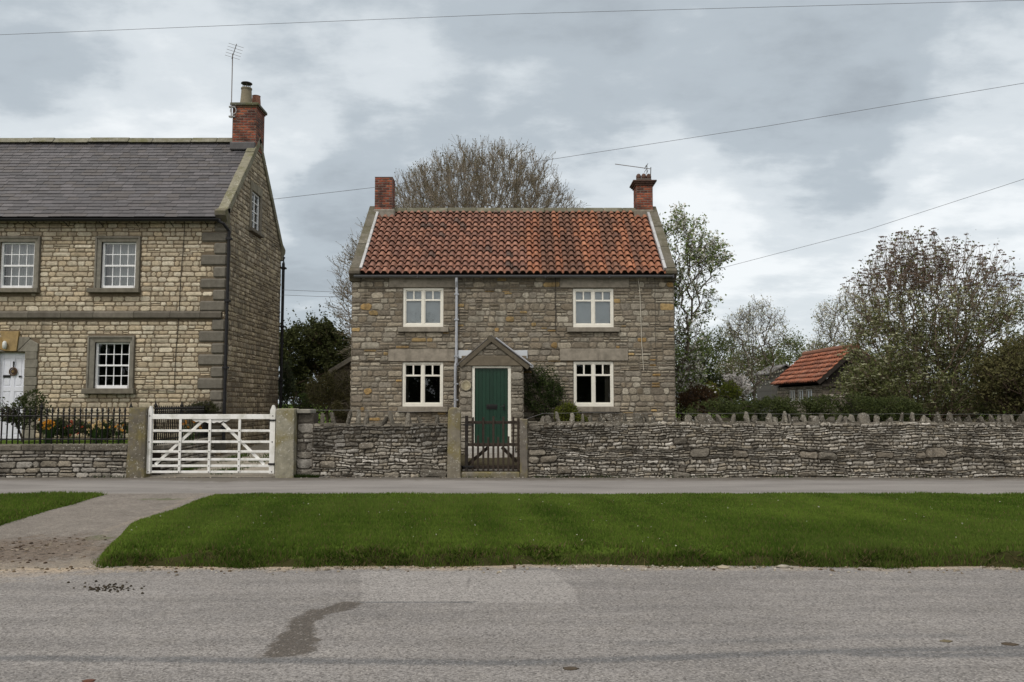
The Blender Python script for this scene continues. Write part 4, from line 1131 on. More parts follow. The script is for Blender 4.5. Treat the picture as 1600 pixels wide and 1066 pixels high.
# slate roof
HZE = at(800, 338.5, YH - .22).z; HYE = YH - .22
def slates(mb, ye, ze, yr, zr, x0, x1, nrow, r):
    d = Vector((0, yr - ye, zr - ze)); Ls = d.length; d.normalize(); nn = Vector((0, -d.z, d.y)); nn = nn if nn.z > 0 else -nn
    th = Ls / nrow; P0 = Vector((0, ye, ze))
    for k in range(nrow):
        x = x0 - r.uniform(0, .3); sz = .40 - .16 * k / nrow
        while x < x1:
            w = sz * r.uniform(.8, 1.15); a, b = max(x, x0) + .003, min(x + w, x1) - .003
            if b - a > .02:
                j = r.uniform(-.012, .012); l = r.uniform(0, .006); t = r.uniform(-.008, .008)
                p0 = P0 + d * (k * th - .03 + j) + nn * (.022 + l); p1 = P0 + d * (k * th + th + .03) + nn * (.004 + l)
                q0 = p0 + d * t
                v = [(a, p0.y, p0.z), (b, q0.y, q0.z), (b, p1.y, p1.z), (a, p1.y, p1.z)]
                c = GC(r, r.choice([(.058, .057, .064), (.068, .066, .073), (.049, .048, .054), (.080, .076, .083), (.064, .059, .060)]), .14)
                mb.poly(v, c); mb.poly([v[0], v[1], (b, q0.y - nn.y * .02, q0.z - nn.z * .02), (a, p0.y - nn.y * .02, p0.z - nn.z * .02)], tuple(np.array(c) * .8))
            x += w
mb = MB()
slates(mb, HYE, HZE, YHR, HZR + .05, HX0, HX1 - .22, 25, rd); slates(mb, YHB + .2, HZE, YHR, HZR + .05, HX0, HX1 - .22, 25, rd)
for ya in (HYE + .06, YHB + .14): mb.poly([(HX0, ya, HZE - .05), (HX1 - .1, ya, HZE - .05), (HX1 - .1, YHR, HZR - .02), (HX0, YHR, HZR - .02)], (.04, .035, .035), 1)
rf = mb.build('roof', [M['slate'], M['dark']], hou)
m = MB(); x = HX0
while x < HX1 - .6:
    w = min(rd.uniform(.7, 1.3), HX1 - .5 - x); z = HZR + .1 + rd.uniform(-.01, .012)
    m.prism([(x, YHR - .2, z - .12), (x, YHR - .05, z + .06), (x, YHR + .05, z + .06), (x, YHR + .2, z - .12)], (w - .01, 0, 0), GC(rd, (.16, .155, .12), .2)); x += w
m.build('ridge', M['mossy_stone'], rf, bevel=.02)
m = MB(); xa, xb = HX1 - .22, HX1 + .05
slope_slabs(m, xa, xb, YH - .12, HZE + .22, YHR, HZR + .20, .2, 4, lambda r: GC(r, (.19, .18, .135), .15), rd, .0); slope_slabs(m, xa, xb, YHB + .12, HZE + .22, YHR, HZR + .20, .2, 4, lambda r: GC(r, (.19, .18, .135), .15), rd, .0)
m.build('gable_coping', M['mossy_stone'], hou, bevel=.02)
m = MB(); z = HZE
prof = [(YH + .12, z - .26), (YH - .06, z - .26), (YH - .10, z - .12), (YH - .2, z - .02), (YH - .27, z + .04), (YH - .29, z + .16), (YH - .18, z + .22), (YH + .12, z + .34)]
m.prism([(xa - .03, a, b) for a, b in prof], (xb - xa + .03, 0, 0), (.13, .118, .09)); m.build('kneeler', M['mossy_stone'], hou, bevel=.02); m = MB(); m.prism([(xa - .03, 2 * YH + HD - a, b) for a, b in prof], (xb - xa + .05, 0, 0), (.16, .145, .11)); m.build('kneeler', M['mossy_stone'], hou, bevel=.02)
# gutters and pipes
m = MB(); zg = HZE - .07
m.prism([(HX0, HYE - .07 + p, zg + q) for p, q in [(math.cos(t) * .075, -math.sin(t) * .075) for t in np.linspace(0, math.pi, 9)] + [(-.066, 0)] + [(math.cos(t) * .066, -math.sin(t) * .066) for t in np.linspace(math.pi, 0, 9)[1:]]], (HX1 - HX0 - .1, 0, 0), (.018, .018, .02))
m.box(HX0, HX1 - .1, HYE + .04, HYE + .07, zg - .05, zg + .04, (.025, .022, .02))
for k in range(12): x = HX1 - .5 - k * .95; m.tube([(x, YH - .02, zg - .16), (x, YH - .12, zg - .12), (x, HYE - .04, zg - .08)], .012, 6, (.02, .02, .02))
m.build('gutter', M['black_metal'], hou)
def pipe(pts, r, brk):
    m = MB(); m.tube(pts, r, 12, (.018, .018, .02))
    for x, y, z in brk: m.box(x - r * 1.7, x + r * 1.7, y - r * 1.4, y + r * 2.2, z - .025, z + .025, (.02, .02, .022)); m.tube([(x, y, z - .05), (x, y, z + .04)], r * 1.25, 12, (.02, .02, .02))
    m.build('downpipe', M['black_metal'], hou)
px0 = HX1 + .085
pipe([(HX1 - .15, HYE - .06, zg - .06), (HX1 - .02, HYE - .02, zg - .12), (px0, YH - .06, zg - .3), (px0, YH - .06, .6)], .042, [(px0, YH - .06, z) for z in (zg - .5, 4.4, 2.6, 1.0)])
pipe([(HX1 - .1, YHB + .12, HZE - .1), (HX1 + .08, YHB + .05, HZE - .15), (HX1 + .09, YHB - .02, HZE - .35), (HX1 + .09, YHB - .02, .5)], .05, [(HX1 + .09, YHB - .02, z) for z in (HZE - .5, 4.2, 2.4)])
m = MB(); m.tube([(hx(284.5 - 9 * t) + .01 * math.sin(t * 14), YH - .03, hz(346 + 265 * t)) for t in np.linspace(0, 1, 12)] + [(hx(225), YH - .03, hz(609.5))], .009, 6, (.03, .025, .02)); m.build('cable', M['black_metal'], hou)
# chimney with corbel, pots and cowl
yc0, yc1 = YHR - .42, YHR + .38
x1 = HX1 + .03; x0 = at(363, 200, yc0).x; zt = at(800, 168, yc0).z
mb = MB(); brick_stack(mb, x0, x1, yc0, yc1, HZR - .3, zt, rd)
ch = mb.build('chimney', [M['brick'], M['brick']], hou)
m = MB(); m.box(x0 - .03, x1 + .03, yc0 - .03, yc1 + .03, zt + .001, zt + .05, (.15, .07, .05)); m.box(x0 - .07, x1 + .07, yc0 - .07, yc1 + .07, zt + .05, zt + .14, (.11, .11, .085)); m.build('corbel_cap', M['mossy_stone'], ch, bevel=.02)
pcx = at(385, 150, YHR - .2).x; m = MB(); m.lathe((pcx, YHR - .2, zt + .12), [(.19, 0), (.165, .25), (.15, .5), (.165, .52), (.165, .56), (.13, .56)], 18, (.21, .185, .13)); pot = m.build('chimney_pot', M['terracotta'], ch, smooth=False)
m = MB(); m.lathe((pcx, YHR - .2, zt + .82), [(.10, -.02), (.17, 0), (.165, .02), (.06, .06)], 18, (.04, .04, .04))
for k in range(5): a = k * 1.2566; m.tube([(pcx + .11 * math.cos(a), YHR - .2 + .11 * math.sin(a), zt + .66), (pcx + .11 * math.cos(a), YHR - .2 + .11 * math.sin(a), zt + .83)], .012, 5, (.06, .04, .04))
m.build('cowl', M['black_metal'], ch)
m = MB(); m.lathe((pcx + .19, YHR + .16, zt + .12), [(.15, 0), (.13, .3), (.12, .42), (.13, .45), (.11, .45)], 18, (.27, .13, .09)); m.build('chimney_pot', M['terracotta'], ch)
m = MB(); m.box(x0 - .05, x1 - .01, yc0 - .06, yc1 + .06, HZR - .35, HZR - .10, (.075, .072, .075)); m.build('flaunching', M['slate'], ch, bevel=.03)
HCH = (x0, yc0, zt)

# ------------------------------------------------------------------ aerials
def yagi(m, a, b, n, ln, c, axis):
    a = Vector(a); b = Vector(b); m.tube([a, b], .011, 6, c); ax = Vector(axis).normalized()
    for i in range(n):
        p = a.lerp(b, (i + .5) / n); m.tube([p - ax * ln / 2, p + ax * ln / 2], .0055, 5, c)


ax_ = at(361.5, 170, yc0 - .05); tp = at(364.5, 84, yc0 - .05)
an = empty('tv_aerial', (ax_.x, yc0 - .05, HCH[2] - .35), 'tall tv aerial mast with small comb of rods on the left house chimney', 'aerial')
m = MB(); m.tube([(ax_.x, yc0 - .05, HCH[2] - .35), (tp.x - .02, yc0 - .05, tp.z)], .016, 8, (.22, .20, .20)); m.build('mast', M['grey_metal'], an)
m = MB(); yagi(m, (tp.x - .04, yc0 - .05, tp.z - .16), (tp.x + .25, yc0 - .5, tp.z + .1), 5, .44, (.2, .18, .18), (1, .6, -.12)); m.build('antenna_rods', M['grey_metal'], an)
m = MB()
for k in range(14):
    a, b = 2 * math.pi * k / 14, 2 * math.pi * (k + 1) / 14
    m.tube([(ax_.x + .06 + .09 * math.cos(a), yc0 - .06, HCH[2] - .12 + .11 * math.sin(a)), (ax_.x + .06 + .09 * math.cos(b), yc0 - .06, HCH[2] - .12 + .11 * math.sin(b))], .012, 5, (.45, .45, .46))
for z in (-.3, .0): m.box(ax_.x - .07, ax_.x + .12, yc0 - .075, yc0, HCH[2] + z - .02, HCH[2] + z + .02, (.2, .2, .2))
m.build('bracket', M['grey_metal'], an)
a1, b1 = at(961, 256.5, YR - .1), at(1016, 264, YR - .1)
an = empty('roof_aerial', (b1.x, YR - .1, at(800, 276, YR).z), 'long horizontal comb aerial above the right cottage chimney', 'aerial')
m = MB(); m.tube([(b1.x, YR - .1, at(800, 282, YR).z), (b1.x + .02, YR - .1, b1.z + .05)], .014, 8, (.12, .12, .12)); m.build('mast', M['grey_metal'], an)
m = MB(); yagi(m, a1, b1, 17, .13, (.17, .16, .16), (.1, 1, .5)); m.build('boom', M['grey_metal'], an)
m = MB(); c = b1 - Vector((.15, 0, .0))
for dz in (-.11, -.055, .055, .11): m.tube([c + Vector((-.05 + abs(dz) * .9, -.2, dz)), c + Vector((-.05 + abs(dz) * .9, .2, dz))], .008, 5, (.16, .15, .15))
m.bar(c + Vector((0.05, 0, -.13)), c + Vector((0.05, 0, .13)), .02, .02, (.15, .15, .15)); m.build('reflector', M['grey_metal'], an)

# ------------------------------------------------------------------ overhead wires
def wire(name, pts, r, lab, sag=0):
    m = MB(); P = []
    for (a, b) in zip(pts[:-1], pts[1:]):
        for t in np.linspace(0, 1, 14)[: None if b is pts[-1] else -1]: P.append(Vector(a).lerp(Vector(b), t) - Vector((0, 0, sag * 4 * t * (1 - t))))
    m.tube(P, r * .62, 5, (.10, .10, .11)); tag(m.build(name, M['black_metal']), lab, 'wire')


wire('overhead_wire', [at(-260, 66, 15), at(0, 54.5, 14.6), at(800, 22, 14), at(1600, 0.5, 13.4), at(1900, -10, 13)], .006, 'long overhead wire crossing the whole sky near the top of the picture')
wire('overhead_wire', [at(426, 311.5, 26.6), at(585, 293, 27.6), at(830, 254, 28), at(1200, 197, 26), at(1600, 130, 24), at(1900, 74, 22)], .012, 'overhead wire rising from the left house gable past the bare tree to the right')
wire('overhead_wire', [at(1060, 437, 31), at(1110, 423.5, 30), at(1350, 361, 28), at(1600, 280, 25), at(1900, 180, 22)], .011, 'overhead wire rising to the right above the red shed and large shrub')
wire('overhead_wire', [at(440, 453, 27), at(500, 455.5, 28.5), at(560, 457.5, 30)], .010, 'upper of two short wires in the gap between the houses')
wire('overhead_wire', [at(440, 461, 27), at(500, 463.5, 28.5), at(560, 464, 30)], .010, 'lower of two short wires in the gap between the houses')

# ------------------------------------------------------------------ drystone boundary walls
rd = random.Random(21)
wx = lambda px, py=700: at(px, py, YW).x
wz = lambda py: at(800, py, YW).z
WTH = .46


def coping_mesh(r):
    """an upright coping stone: flat irregular slab set on edge"""
    w = r.uniform(.045, .085); d = r.uniform(.24, .34); h = r.uniform(.20, .31); n = 9
    prof = []; pk = r.uniform(.25, .75); po_ = r.uniform(.55, 1.15)
    for i in range(n + 1):
        t = i / n; q = t / pk if t < pk else (1 - t) / (1 - pk)
        prof.append(((t - .5) * d * r.uniform(.9, 1.05), (max(q, 0) ** po_ * .75 + .25 * math.sin(math.pi * t) ** .5) * h * r.uniform(.82, 1.08)))
    mb = MB(); b = 0; L_ = []
    for sx, k in ((-.5, r.uniform(.6, .85)), (-.25, 1), (.2, r.uniform(.9, 1)), (.5, r.uniform(.5, .8))):
        L_.append([(w * sx * r.uniform(.85, 1.15) + (r.uniform(-.01, .01)), y * k, max(z, 0) * (.55 + .45 * k) - .04) for y, z in prof])
    c = GC(r, r.choice([(.105, .094, .075), (.135, .122, .10), (.085, .077, .062), (.165, .152, .125)]), .15)
    for ring in L_: mb.v += ring
    m = n + 1
    for q in range(3):
        for i in range(n): mb.f.append([q * m + i, q * m + i + 1, (q + 1) * m + i + 1, (q + 1) * m + i]); mb.c.append(c); mb.m.append(0)
    mb.f.append(list(range(m))); mb.c.append(c); mb.m.append(0); mb.f.append(list(range(3 * m, 4 * m))[::-1]); mb.c.append(c); mb.m.append(0)
    return mb


def drywall(name, x0, x1, ztop, lab, boulders, copes, ch=(.04, .10), wl=(.07, .26), dark_to=99):
    root = empty(name, ((x0 + x1) / 2, YW, ZP), lab, 'wall')
    warp = lambda u, v: (u + .012 * math.sin(v * 23 + u * 3), v + .022 * math.sin(u * 1.3 + v * 3) + .016 * math.sin(u * 3.7 + v * 6 + 1) + .008 * math.sin(u * 11 + v * 9))
    mb = MB(); BK = (.075, .065, .052)
    zt = ztop
    mb.box(x0, x1, YW, YW + WTH, ZP - .1, zt - .005, BK, 1)
    O = (0, YW, 0)
    for a in courses(rd, x0, x1, ZP - .02, zt, [b for b in boulders], ch, wl, .12):
        um, vm = (a[0] + a[1]) / 2, (a[2] + a[3]) / 2
        # algae and black lichen cling to the upper courses near the gates
        g = max(0, min(1, (vm - .55 + .28 * float(fbm(um * 1.7, vm * 2, 91))) / .35)) * max(.15, min(1, (dark_to - um) / 2.5))
        cc = np.array(col_dry(rd)) * (1 - .62 * g)
        stone(mb, O, U, V, NF, *a, rd.uniform(.010, .042), tuple(cc), rd, 0, .0035, warp, .30, -.004)
    for b in boulders:
        stone(mb, O, U, V, NF, *b, rd.uniform(.04, .07), GC(rd, rd.choice([(.20, .175, .14), (.24, .215, .175), (.155, .14, .115)]), .15), rd, 0, .005, warp, .1, -.004)
    for a in courses(rd, x0, x1, ZP - .02, zt, [], (.06, .1), (.15, .4), 0):
        stone(mb, (0, YW + WTH, 0), U, V, (0, 1, 0), *a, rd.uniform(.015, .05), col_dry(rd), rd, 0, .004, warp, .2, -.004)
    # top course of rough capping slabs seen from above
    x = x0
    while x < x1 - .02:
        w = min(rd.uniform(.15, .4), x1 - x); y = YW - .03
        while y < YW + WTH:
            d = rd.uniform(.12, .25); stone(mb, (0, 0, zt - .012), U, (0, 1, 0), (0, 0, 1), x, x + w, y, min(y + d, YW + WTH + .03), rd.uniform(.01, .035), GC(rd, (.15, .135, .11), .3), rd, 0, .003, None, .15, -.02); y += d
        x += w
    # pieces of stone tumbled at the ends
    for X, nx in ((x0, -1), (x1, 1)):
        for a in courses(rd, 0, WTH, ZP, zt, [], (.06, .12), (.15, .3), 0): stone(mb, (X, YW, 0), (0, 1, 0), V, (nx, 0, 0), *a, rd.uniform(.01, .03), col_dry(rd), rd, 0, .004, None, .15, -.004)
    mb.build('wall_face', [M['drystone'], M['soil']], root)
    protos = []
    for i, (x, hs, ws) in enumerate(copes):
        if len(protos) < 9:
            m_ = coping_mesh(rd); o = m_.build('coping_stone', M['drystone'], root, smooth=False); protos.append(o)
        else:
            o = dup(rd.choice(protos))
        o.parent = root
        o.location = Vector((x, YW + WTH / 2 - .06 + rd.uniform(-.03, .03), zt - .03)) - WL[root.name]
        o.rotation_euler = (rd.uniform(-.15, .15), rd.gauss(0, .2), rd.uniform(-.35, .35)); o.scale = (ws, 1, hs)
    # mortared bed that holds the upright stones
    m = MB(); k = int((x1 - x0) / .2)
    for i in range(k):
        a, b = x0 + (x1 - x0) * i / k, x0 + (x1 - x0) * (i + 1) / k; h = rd.uniform(.0, .03)
        m.box(a, b + .01, YW + .05 + rd.uniform(-.02, .02), YW + WTH - .05, zt - .02, zt + .015 + h, GC(rd, (.10, .09, .07), .25))
    m.build('coping_bed', M['drystone'], root, bevel=.02)
    return root


ZT1 = wz(664); ZT2 = wz(662)
B = lambda p, q, r_, s: (wx(p), wx(q), wz(s), wz(r_))
cps = []
px = 500
while px < 700: cps.append((wx(px), rd.uniform(.8, 1.2) * (1.4 if px < 560 else 1.15), rd.uniform(.9, 2.0 if px < 560 else 1.2))); px += rd.uniform(9, 24) if px < 560 else rd.uniform(17, 26)
drywall('drystone_wall', wx(488), wx(699), ZT1, 'dark lichen spotted drystone wall between the white gate and the small wooden gate', [B(657, 699, 732, 746), B(500, 525, 722, 734), B(600, 625, 735, 746), B(560, 585, 690, 700)], cps)
cps = []
px = 848
while px < 1900: cps.append((wx(px), rd.uniform(.75, 1.15), rd.uniform(.7, 1.5) * (2.0 if rd.random() < .12 else 1))); px += rd.choice([rd.uniform(8, 13), rd.uniform(12, 19), rd.uniform(16, 24)])
bl = [B(826, 853, 703, 713), B(826, 843, 713.5, 725), B(844, 870, 713.5, 724), B(870, 892, 730, 742), B(1050, 1078, 736, 747), B(1078, 1108, 702, 715), B(1248, 1277, 704, 717), B(1277, 1307, 704, 718), B(1446, 1478, 701, 716), B(1053, 1075, 736 - 50, 700 - 4), B(1144, 1168, 704, 718), B(1368, 1396, 706, 716), B(1430, 1446, 706, 716), B(1245, 1275, 738, 746.5), B(826, 845, 662, 674)]
drywall('drystone_wall', wx(825), wx(1900), ZT2, 'long grey drystone wall with upright coping stones right of the wooden gate', bl, cps, (.036, .085), (.06, .22), wx(1050))
for nm, pts, lab in (('coping_wire', [(at(488, 641, YW + .1)), at(560, 641, YW + .1), at(640, 644, YW + .1), at(699, 641, YW + .1)], 'thin wire strung along the upright stones of the left drystone wall'),
                     ('coping_wire', [at(822, 655, YW + .1), at(848, 646, YW + .1)] + [at(p, 645 + (p - 850) / 250 + .8 * math.sin(p / 19), YW + .1) for p in range(880, 1880, 40)], 'thin wire strung along the upright stones of the right drystone wall')):
    m = MB(); m.tube(pts, .0022, 5, (.2, .2, .2)); tag(m.build(nm, M['grey_metal']), lab, 'wire')

# low wall with iron railings, left
LX0, LX1 = -15.0, wx(201)
lzt = wz(694.5)
lw = empty('low_stone_wall', ((LX0 + LX1) / 2, YW, ZP), 'low dark stone wall with flat coping slabs below the iron railings', 'wall')
mb = MB(); mb.box(LX0, LX1, YW, YW + .36, ZP - .1, lzt - .13, (.05, .045, .038), 1)
for a in courses(rd, LX0, LX1, ZP - .02, lzt - .13, [], (.05, .13), (.12, .42), .15): stone(mb, (0, YW, 0), U, V, NF, *a, rd.uniform(.012, .04), tuple(np.array(col_dry(rd)) * .8), rd, 0, .005, lambda u, v: (u, v + .012 * math.sin(u * 2 + v * 4)), .16, -.004)
for a in courses(rd, YW, YW + .36, ZP, lzt - .13, [], (.06, .13), (.12, .3), 0): stone(mb, (LX1, 0, 0), (0, 1, 0), V, (1, 0, 0), *a, .02, col_dry(rd), rd, 0, .005)
mb.build('wall_face', [M['drystone'], M['soil']], lw)
x = LX0
while x < LX1 - .02:
    w = min(rd.uniform(.6, 1.1), LX1 - x)
    m = MB(); m.box(x + .004, x + w - .004, YW - .05, YW + .4, lzt - .13, lzt + rd.uniform(-.008, .008), GC(rd, (.145, .13, .105), .2)); m.build('coping_slab', M['drystone'], lw, bevel=.02); x += w


def railing(name, a, b, zb, zt, n, lab, every=9):
    a = Vector(a); b = Vector(b); root = empty(name, (a.x, a.y, zb), lab, 'railing')
    d = (b - a).normalized(); m = MB(); c = (.008, .0078, .0075)
    for z in (zb + .10, zt - .17): m.bar(a + Vector((0, 0, z)), b + Vector((0, 0, z)), .012, .035, c, 0, (0, 0, 1)) if False else m.tube([a + Vector((0, 0, z)), b + Vector((0, 0, z))], .017, 6, c)
    m.build('rail', M['black_metal'], root)
    bm_ = MB(); p = a; bm_.tube([(p.x, p.y, zb), (p.x, p.y, zt - .12)], .0165, 6, c); bm_.lathe((p.x, p.y, zt - .13), [(.013, 0), (.028, .02), (.012, .045), (.03, .07), (.016, .11), (.002, .15)], 6, c)
    bar = bm_.build('railing_bar', M['black_metal'], root)
    po = MB(); po.tube([(p.x, p.y, zb), (p.x, p.y, zt - .05)], .024, 8, c); po.lathe((p.x, p.y, zt - .07), [(.018, 0), (.038, .02), (.018, .05), (.045, .08), (.025, .12), (.01, .17), (.002, .2)], 8, c)
    post = po.build('railing_post', M['black_metal'], root)
    b0 = bar.location.copy(); p0 = post.location.copy(); fb = fp = True
    for i in range(n + 1):
        off = (b - a) * (i / n)
        if i % every == every - 2 or i == 0 or i == n:
            o = post if fp else dup(post, root); fp = False; o.location = p0 + off
        else:
            o = bar if fb else dup(bar, root); fb = False; o.location = b0 + off
    return root


RZT = wz(637.5)
railing('iron_railing', (LX1 - .06, YW + .17, 0), (-11.9, YW + .17, 0), lzt, RZT, 32, 'black spiked iron railing standing on the low stone wall along the pavement', 18)
# return wall and railing beside the drive
rx0, rx1 = (wx(236), YW + .5), (HX1 - .15, YH - .12)
rw = empty('return_wall', ((rx0[0] + rx1[0]) / 2, (rx0[1] + rx1[1]) / 2, ZP), 'low pale stone wall beside the drive behind the white gate', 'wall')
dv = Vector((rx1[0] - rx0[0], rx1[1] - rx0[1], 0)); ln = dv.length; dv.normalize(); nv = Vector((dv.y, -dv.x, 0))
mb = MB(); mb.prism([(rx0[0], rx0[1], ZP), (rx1[0], rx1[1], ZP), (rx1[0] - nv.x * .3, rx1[1] - nv.y * .3, ZP), (rx0[0] - nv.x * .3, rx0[1] - nv.y * .3, ZP)], (0, 0, .55), (.06, .05, .04), 1)
for a in courses(rd, 0, ln, ZP, ZP + .55, [], (.06, .12), (.14, .4), .1): stone(mb, (rx0[0], rx0[1], 0), dv, V, nv, *a, rd.uniform(.01, .03), col_dry(rd), rd, 0, .004)
mb.build('wall_face', [M['drystone'], M['soil']], rw)
m = MB(); m.prism([(rx0[0] + nv.x * .04, rx0[1] + nv.y * .04, ZP + .551), (rx1[0] + nv.x * .04, rx1[1] + nv.y * .04, ZP + .551), (rx1[0] - nv.x * .34, rx1[1] - nv.y * .34, ZP + .551), (rx0[0] - nv.x * .34, rx0[1] - nv.y * .34, ZP + .551)], (0, 0, .09), (.30, .28, .24)); m.build('coping_slab', M['drystone'], rw, bevel=.015)
railing('iron_railing', (rx0[0] - nv.x * .15, rx0[1], 0), (rx1[0] - nv.x * .15, rx1[1], 0), ZP + .64, RZT + .03, 32, 'black iron railing running back from the gatepost to the tall house', 16)


# ------------------------------------------------------------------ gateposts
def post(name, x0, x1, y0, y1, zt, lab, top='flat', col=(.22, .205, .165), taper=.0):
    mb = MB(); n = 7
    zs = [ZP - .1 + (zt - ZP + .1) * i / n for i in range(n + 1)]; ring = []
    for i, z in enumerate(zs):
        t = i / n; k = taper * t
        ring.append([(x0 + k + rd.uniform(-.006, .006), y0 + k), (x1 - k + rd.uniform(-.006, .006), y0 + k), (x1 - k, y1 - k), (x0 + k, y1 - k)])
    b = 0
    for i, z in enumerate(zs): mb.v += [(p[0], p[1] + rd.uniform(-.005, .005), z) for p in ring[i]]
    for i in range(n):
        for k in range(4): mb.f.append([i * 4 + k, i * 4 + (k + 1) % 4, i * 4 + 4 + (k + 1) % 4, i * 4 + 4 + k]); mb.c.append(col); mb.m.append(0)
    if top == 'flat': mb.f.append([n * 4 + k for k in range(4)]); mb.c.append(col); mb.m.append(0)
    else:
        # rounded head
        b = len(mb.v); xm = (x0 + x1) / 2; hw_ = (x1 - x0) / 2 - taper
        arc = [(xm - hw_ * math.cos(t), math.sin(t) * hw_ * .55) for t in np.linspace(0, math.pi, 9)]
        for yq in (y0 + taper, y1 - taper): mb.v += [(a, yq, zt + q) for a, q in arc]
        for i in range(8): mb.f.append([b + i, b + i + 1, b + 9 + i + 1, b + 9 + i]); mb.c.append(col); mb.m.append(0)
        mb.f.append([b + i for i in range(9)][::-1]); mb.c.append(col); mb.m.append(0); mb.f.append([b + 9 + i for i in range(9)]); mb.c.append(col); mb.m.append(0)
    o = mb.build(name, M['post_stone'], None, bevel=.018)
    tag(o, lab, 'gatepost'); return o


post('stone_gatepost', wx(201.5), wx(230), YW - .1, YW + .28, wz(637), 'square stone gatepost at the left end of the white field gate', col=(.135, .12, .092), taper=.01)
post('stone_gatepost', wx(433), wx(462), YW - .14, YW + .24, wz(638.5), 'pale smooth stone gatepost at the right end of the white field gate', col=(.27, .255, .195))
post('stone_gatepost', wx(699.5), wx(720.5), YW - .1, YW + .17, wz(642), 'round headed tall stone post at the left of the small wooden gate', 'round', col=(.19, .17, .13), taper=.012)
post('stone_gatepost', wx(812.5), wx(824.5), YW - .03, YW + .2, wz(655), 'slim dark stone post at the right of the small wooden gate', col=(.14, .125, .105), taper=.004)
# rough pier beside the pale post
pr_ = empty('stone_pier', ((wx(475)), YW + .1, ZP), 'dark rough stone pier between the pale gatepost and the drystone wall', 'pier')
mb = MB(); pxa, pxb = wx(462.5), wx(488); pzt = wz(646)
mb.box(pxa, pxb, YW + .08, YW + .5, ZP - .1, pzt, (.08, .07, .058), 1)
for a in courses(rd, pxa, pxb, ZP, pzt, [], (.12, .24), (.2, .4), .1): stone(mb, (0, YW + .08, 0), U, V, NF, *a, rd.uniform(.01, .03), tuple(np.array(col_dry(rd)) * .7), rd, 0, .005)
mb.build('pier_body', [M['drystone'], M['drystone']], pr_)
m = MB(); m.box(pxa - .0, pxb - .05, YW - .02, YW + .5, pzt + .001, pzt + .085, (.24, .23, .20)); m.build('cap_slab', M['dressed_stone'], pr_, bevel=.012)

# ------------------------------------------------------------------ white field gate
YG = YW + .04
qx = lambda px, py=690: at(px, py, YG).x
qz = lambda py: at(800, py, YG).z
gate = empty('field_gate', (qx(331), YG, ZP), 'white painted timber field gate with seven rails and diagonal braces', 'gate')
GWC = (.80, .80, .78)


def gpart(name, boxes=None, pr=None, mat='old_paint', bev=.006, col=GWC):
    m = MB()
    for b_ in boxes or []: m.box(*b_, col)
    for q in pr or []: m.prism(*q, col)
    return m.build(name, M[mat], gate, bevel=bev)


for a, b, t in ((231.5, 237.5, 634.5), (422, 430.5, 633)):
    x0, x1 = qx(a), qx(b); xm = (x0 + x1) / 2; zt = qz(t + 8.5)
    gpart('gate_stile', None, [([(x0, YG - .05, qz(740)), (x1, YG - .05, qz(740)), (x1, YG - .05, zt), (xm + .012, YG - .05, qz(t)), (xm - .012, YG - .05, qz(t)), (x0, YG - .05, zt)], (0, .1, 0))])
gpart('gate_rail', [(qx(237.6), qx(421.9), YG - .04, YG + .04, qz(655), qz(647.5))])
for y in (673.2, 690.5, 705.7, 718, 728, 737.5):
    gpart('gate_rail', [(qx(237.6), qx(421.9), YG - .012, YG + .012, qz(y + 1.9), qz(y - 1.9))])
for a in (282, 328, 374.5): gpart('gate_upright', [(qx(a - 2), qx(a + 2), YG - .037, YG - .0125, qz(739), qz(655.2))])
for (a, b), (c, d) in (((243, 726), (314, 659)), ((413, 726), (346, 661))):
    A, Bp = Vector((qx(a), YG + .025, qz(b))), Vector((qx(c), YG + .025, qz(d))); m = MB(); m.bar(A, Bp, .06, .022, GWC); m.build('gate_brace', M['old_paint'], gate, bevel=.004)
pts = [(qx(299), qz(655.2)), (qx(359), qz(655.2))]; sc_ = []
for k in range(13):
    t = k / 12; p = 357 - 56 * t; env = 657.5 + 2.8 * math.sin(math.pi * t); sc_.append((qx(p), qz(env + (1.1 if k % 2 else -.5))))
gpart('scalloped_board', None, [([(a, YG - .0115, b) for a, b in pts + sc_], (0, .022, 0))], bev=0)
m = MB(); rs2 = random.Random(2)
for a in (282, 328, 374.5):
    for y in (673.2, 690.5, 705.7, 718, 728, 737.5): m.tube([(qx(a), YG - .042, qz(y)), (qx(a), YG - .036, qz(y))], .011, 8, (.04, .03, .03))
for a in (234.5, 426.5):
    for y in (650, 690.5, 737): m.tube([(qx(a), YG - .056, qz(y)), (qx(a), YG - .049, qz(y))], .013, 8, (.04, .03, .03))
m.build('bolts', M['black_metal'], gate)
m = MB(); m.box(qx(421), qx(433), YG - .065, YG - .052, qz(726.5), qz(723.5), (.02, .02, .02)); m.box(qx(421), qx(433), YG - .065, YG - .052, qz(658), qz(655.5), (.02, .02, .02)); m.build('hinge', M['black_metal'], gate)

# ------------------------------------------------------------------ small wooden gate
YG = YW + .05
sg = empty('picket_gate', (qx(770), YG, ZP), 'small dark weathered wooden picket gate in front of the green door', 'gate')
WC = lambda: GC(rd, (.040, .030, .023), .25)


def spart(name, box, prs=None, col=None):
    m = MB()
    if box: m.box(*box, col or WC())
    for q in prs or []: m.prism(*q, col or WC())
    return m.build(name, M['wood'], sg, bevel=.005)


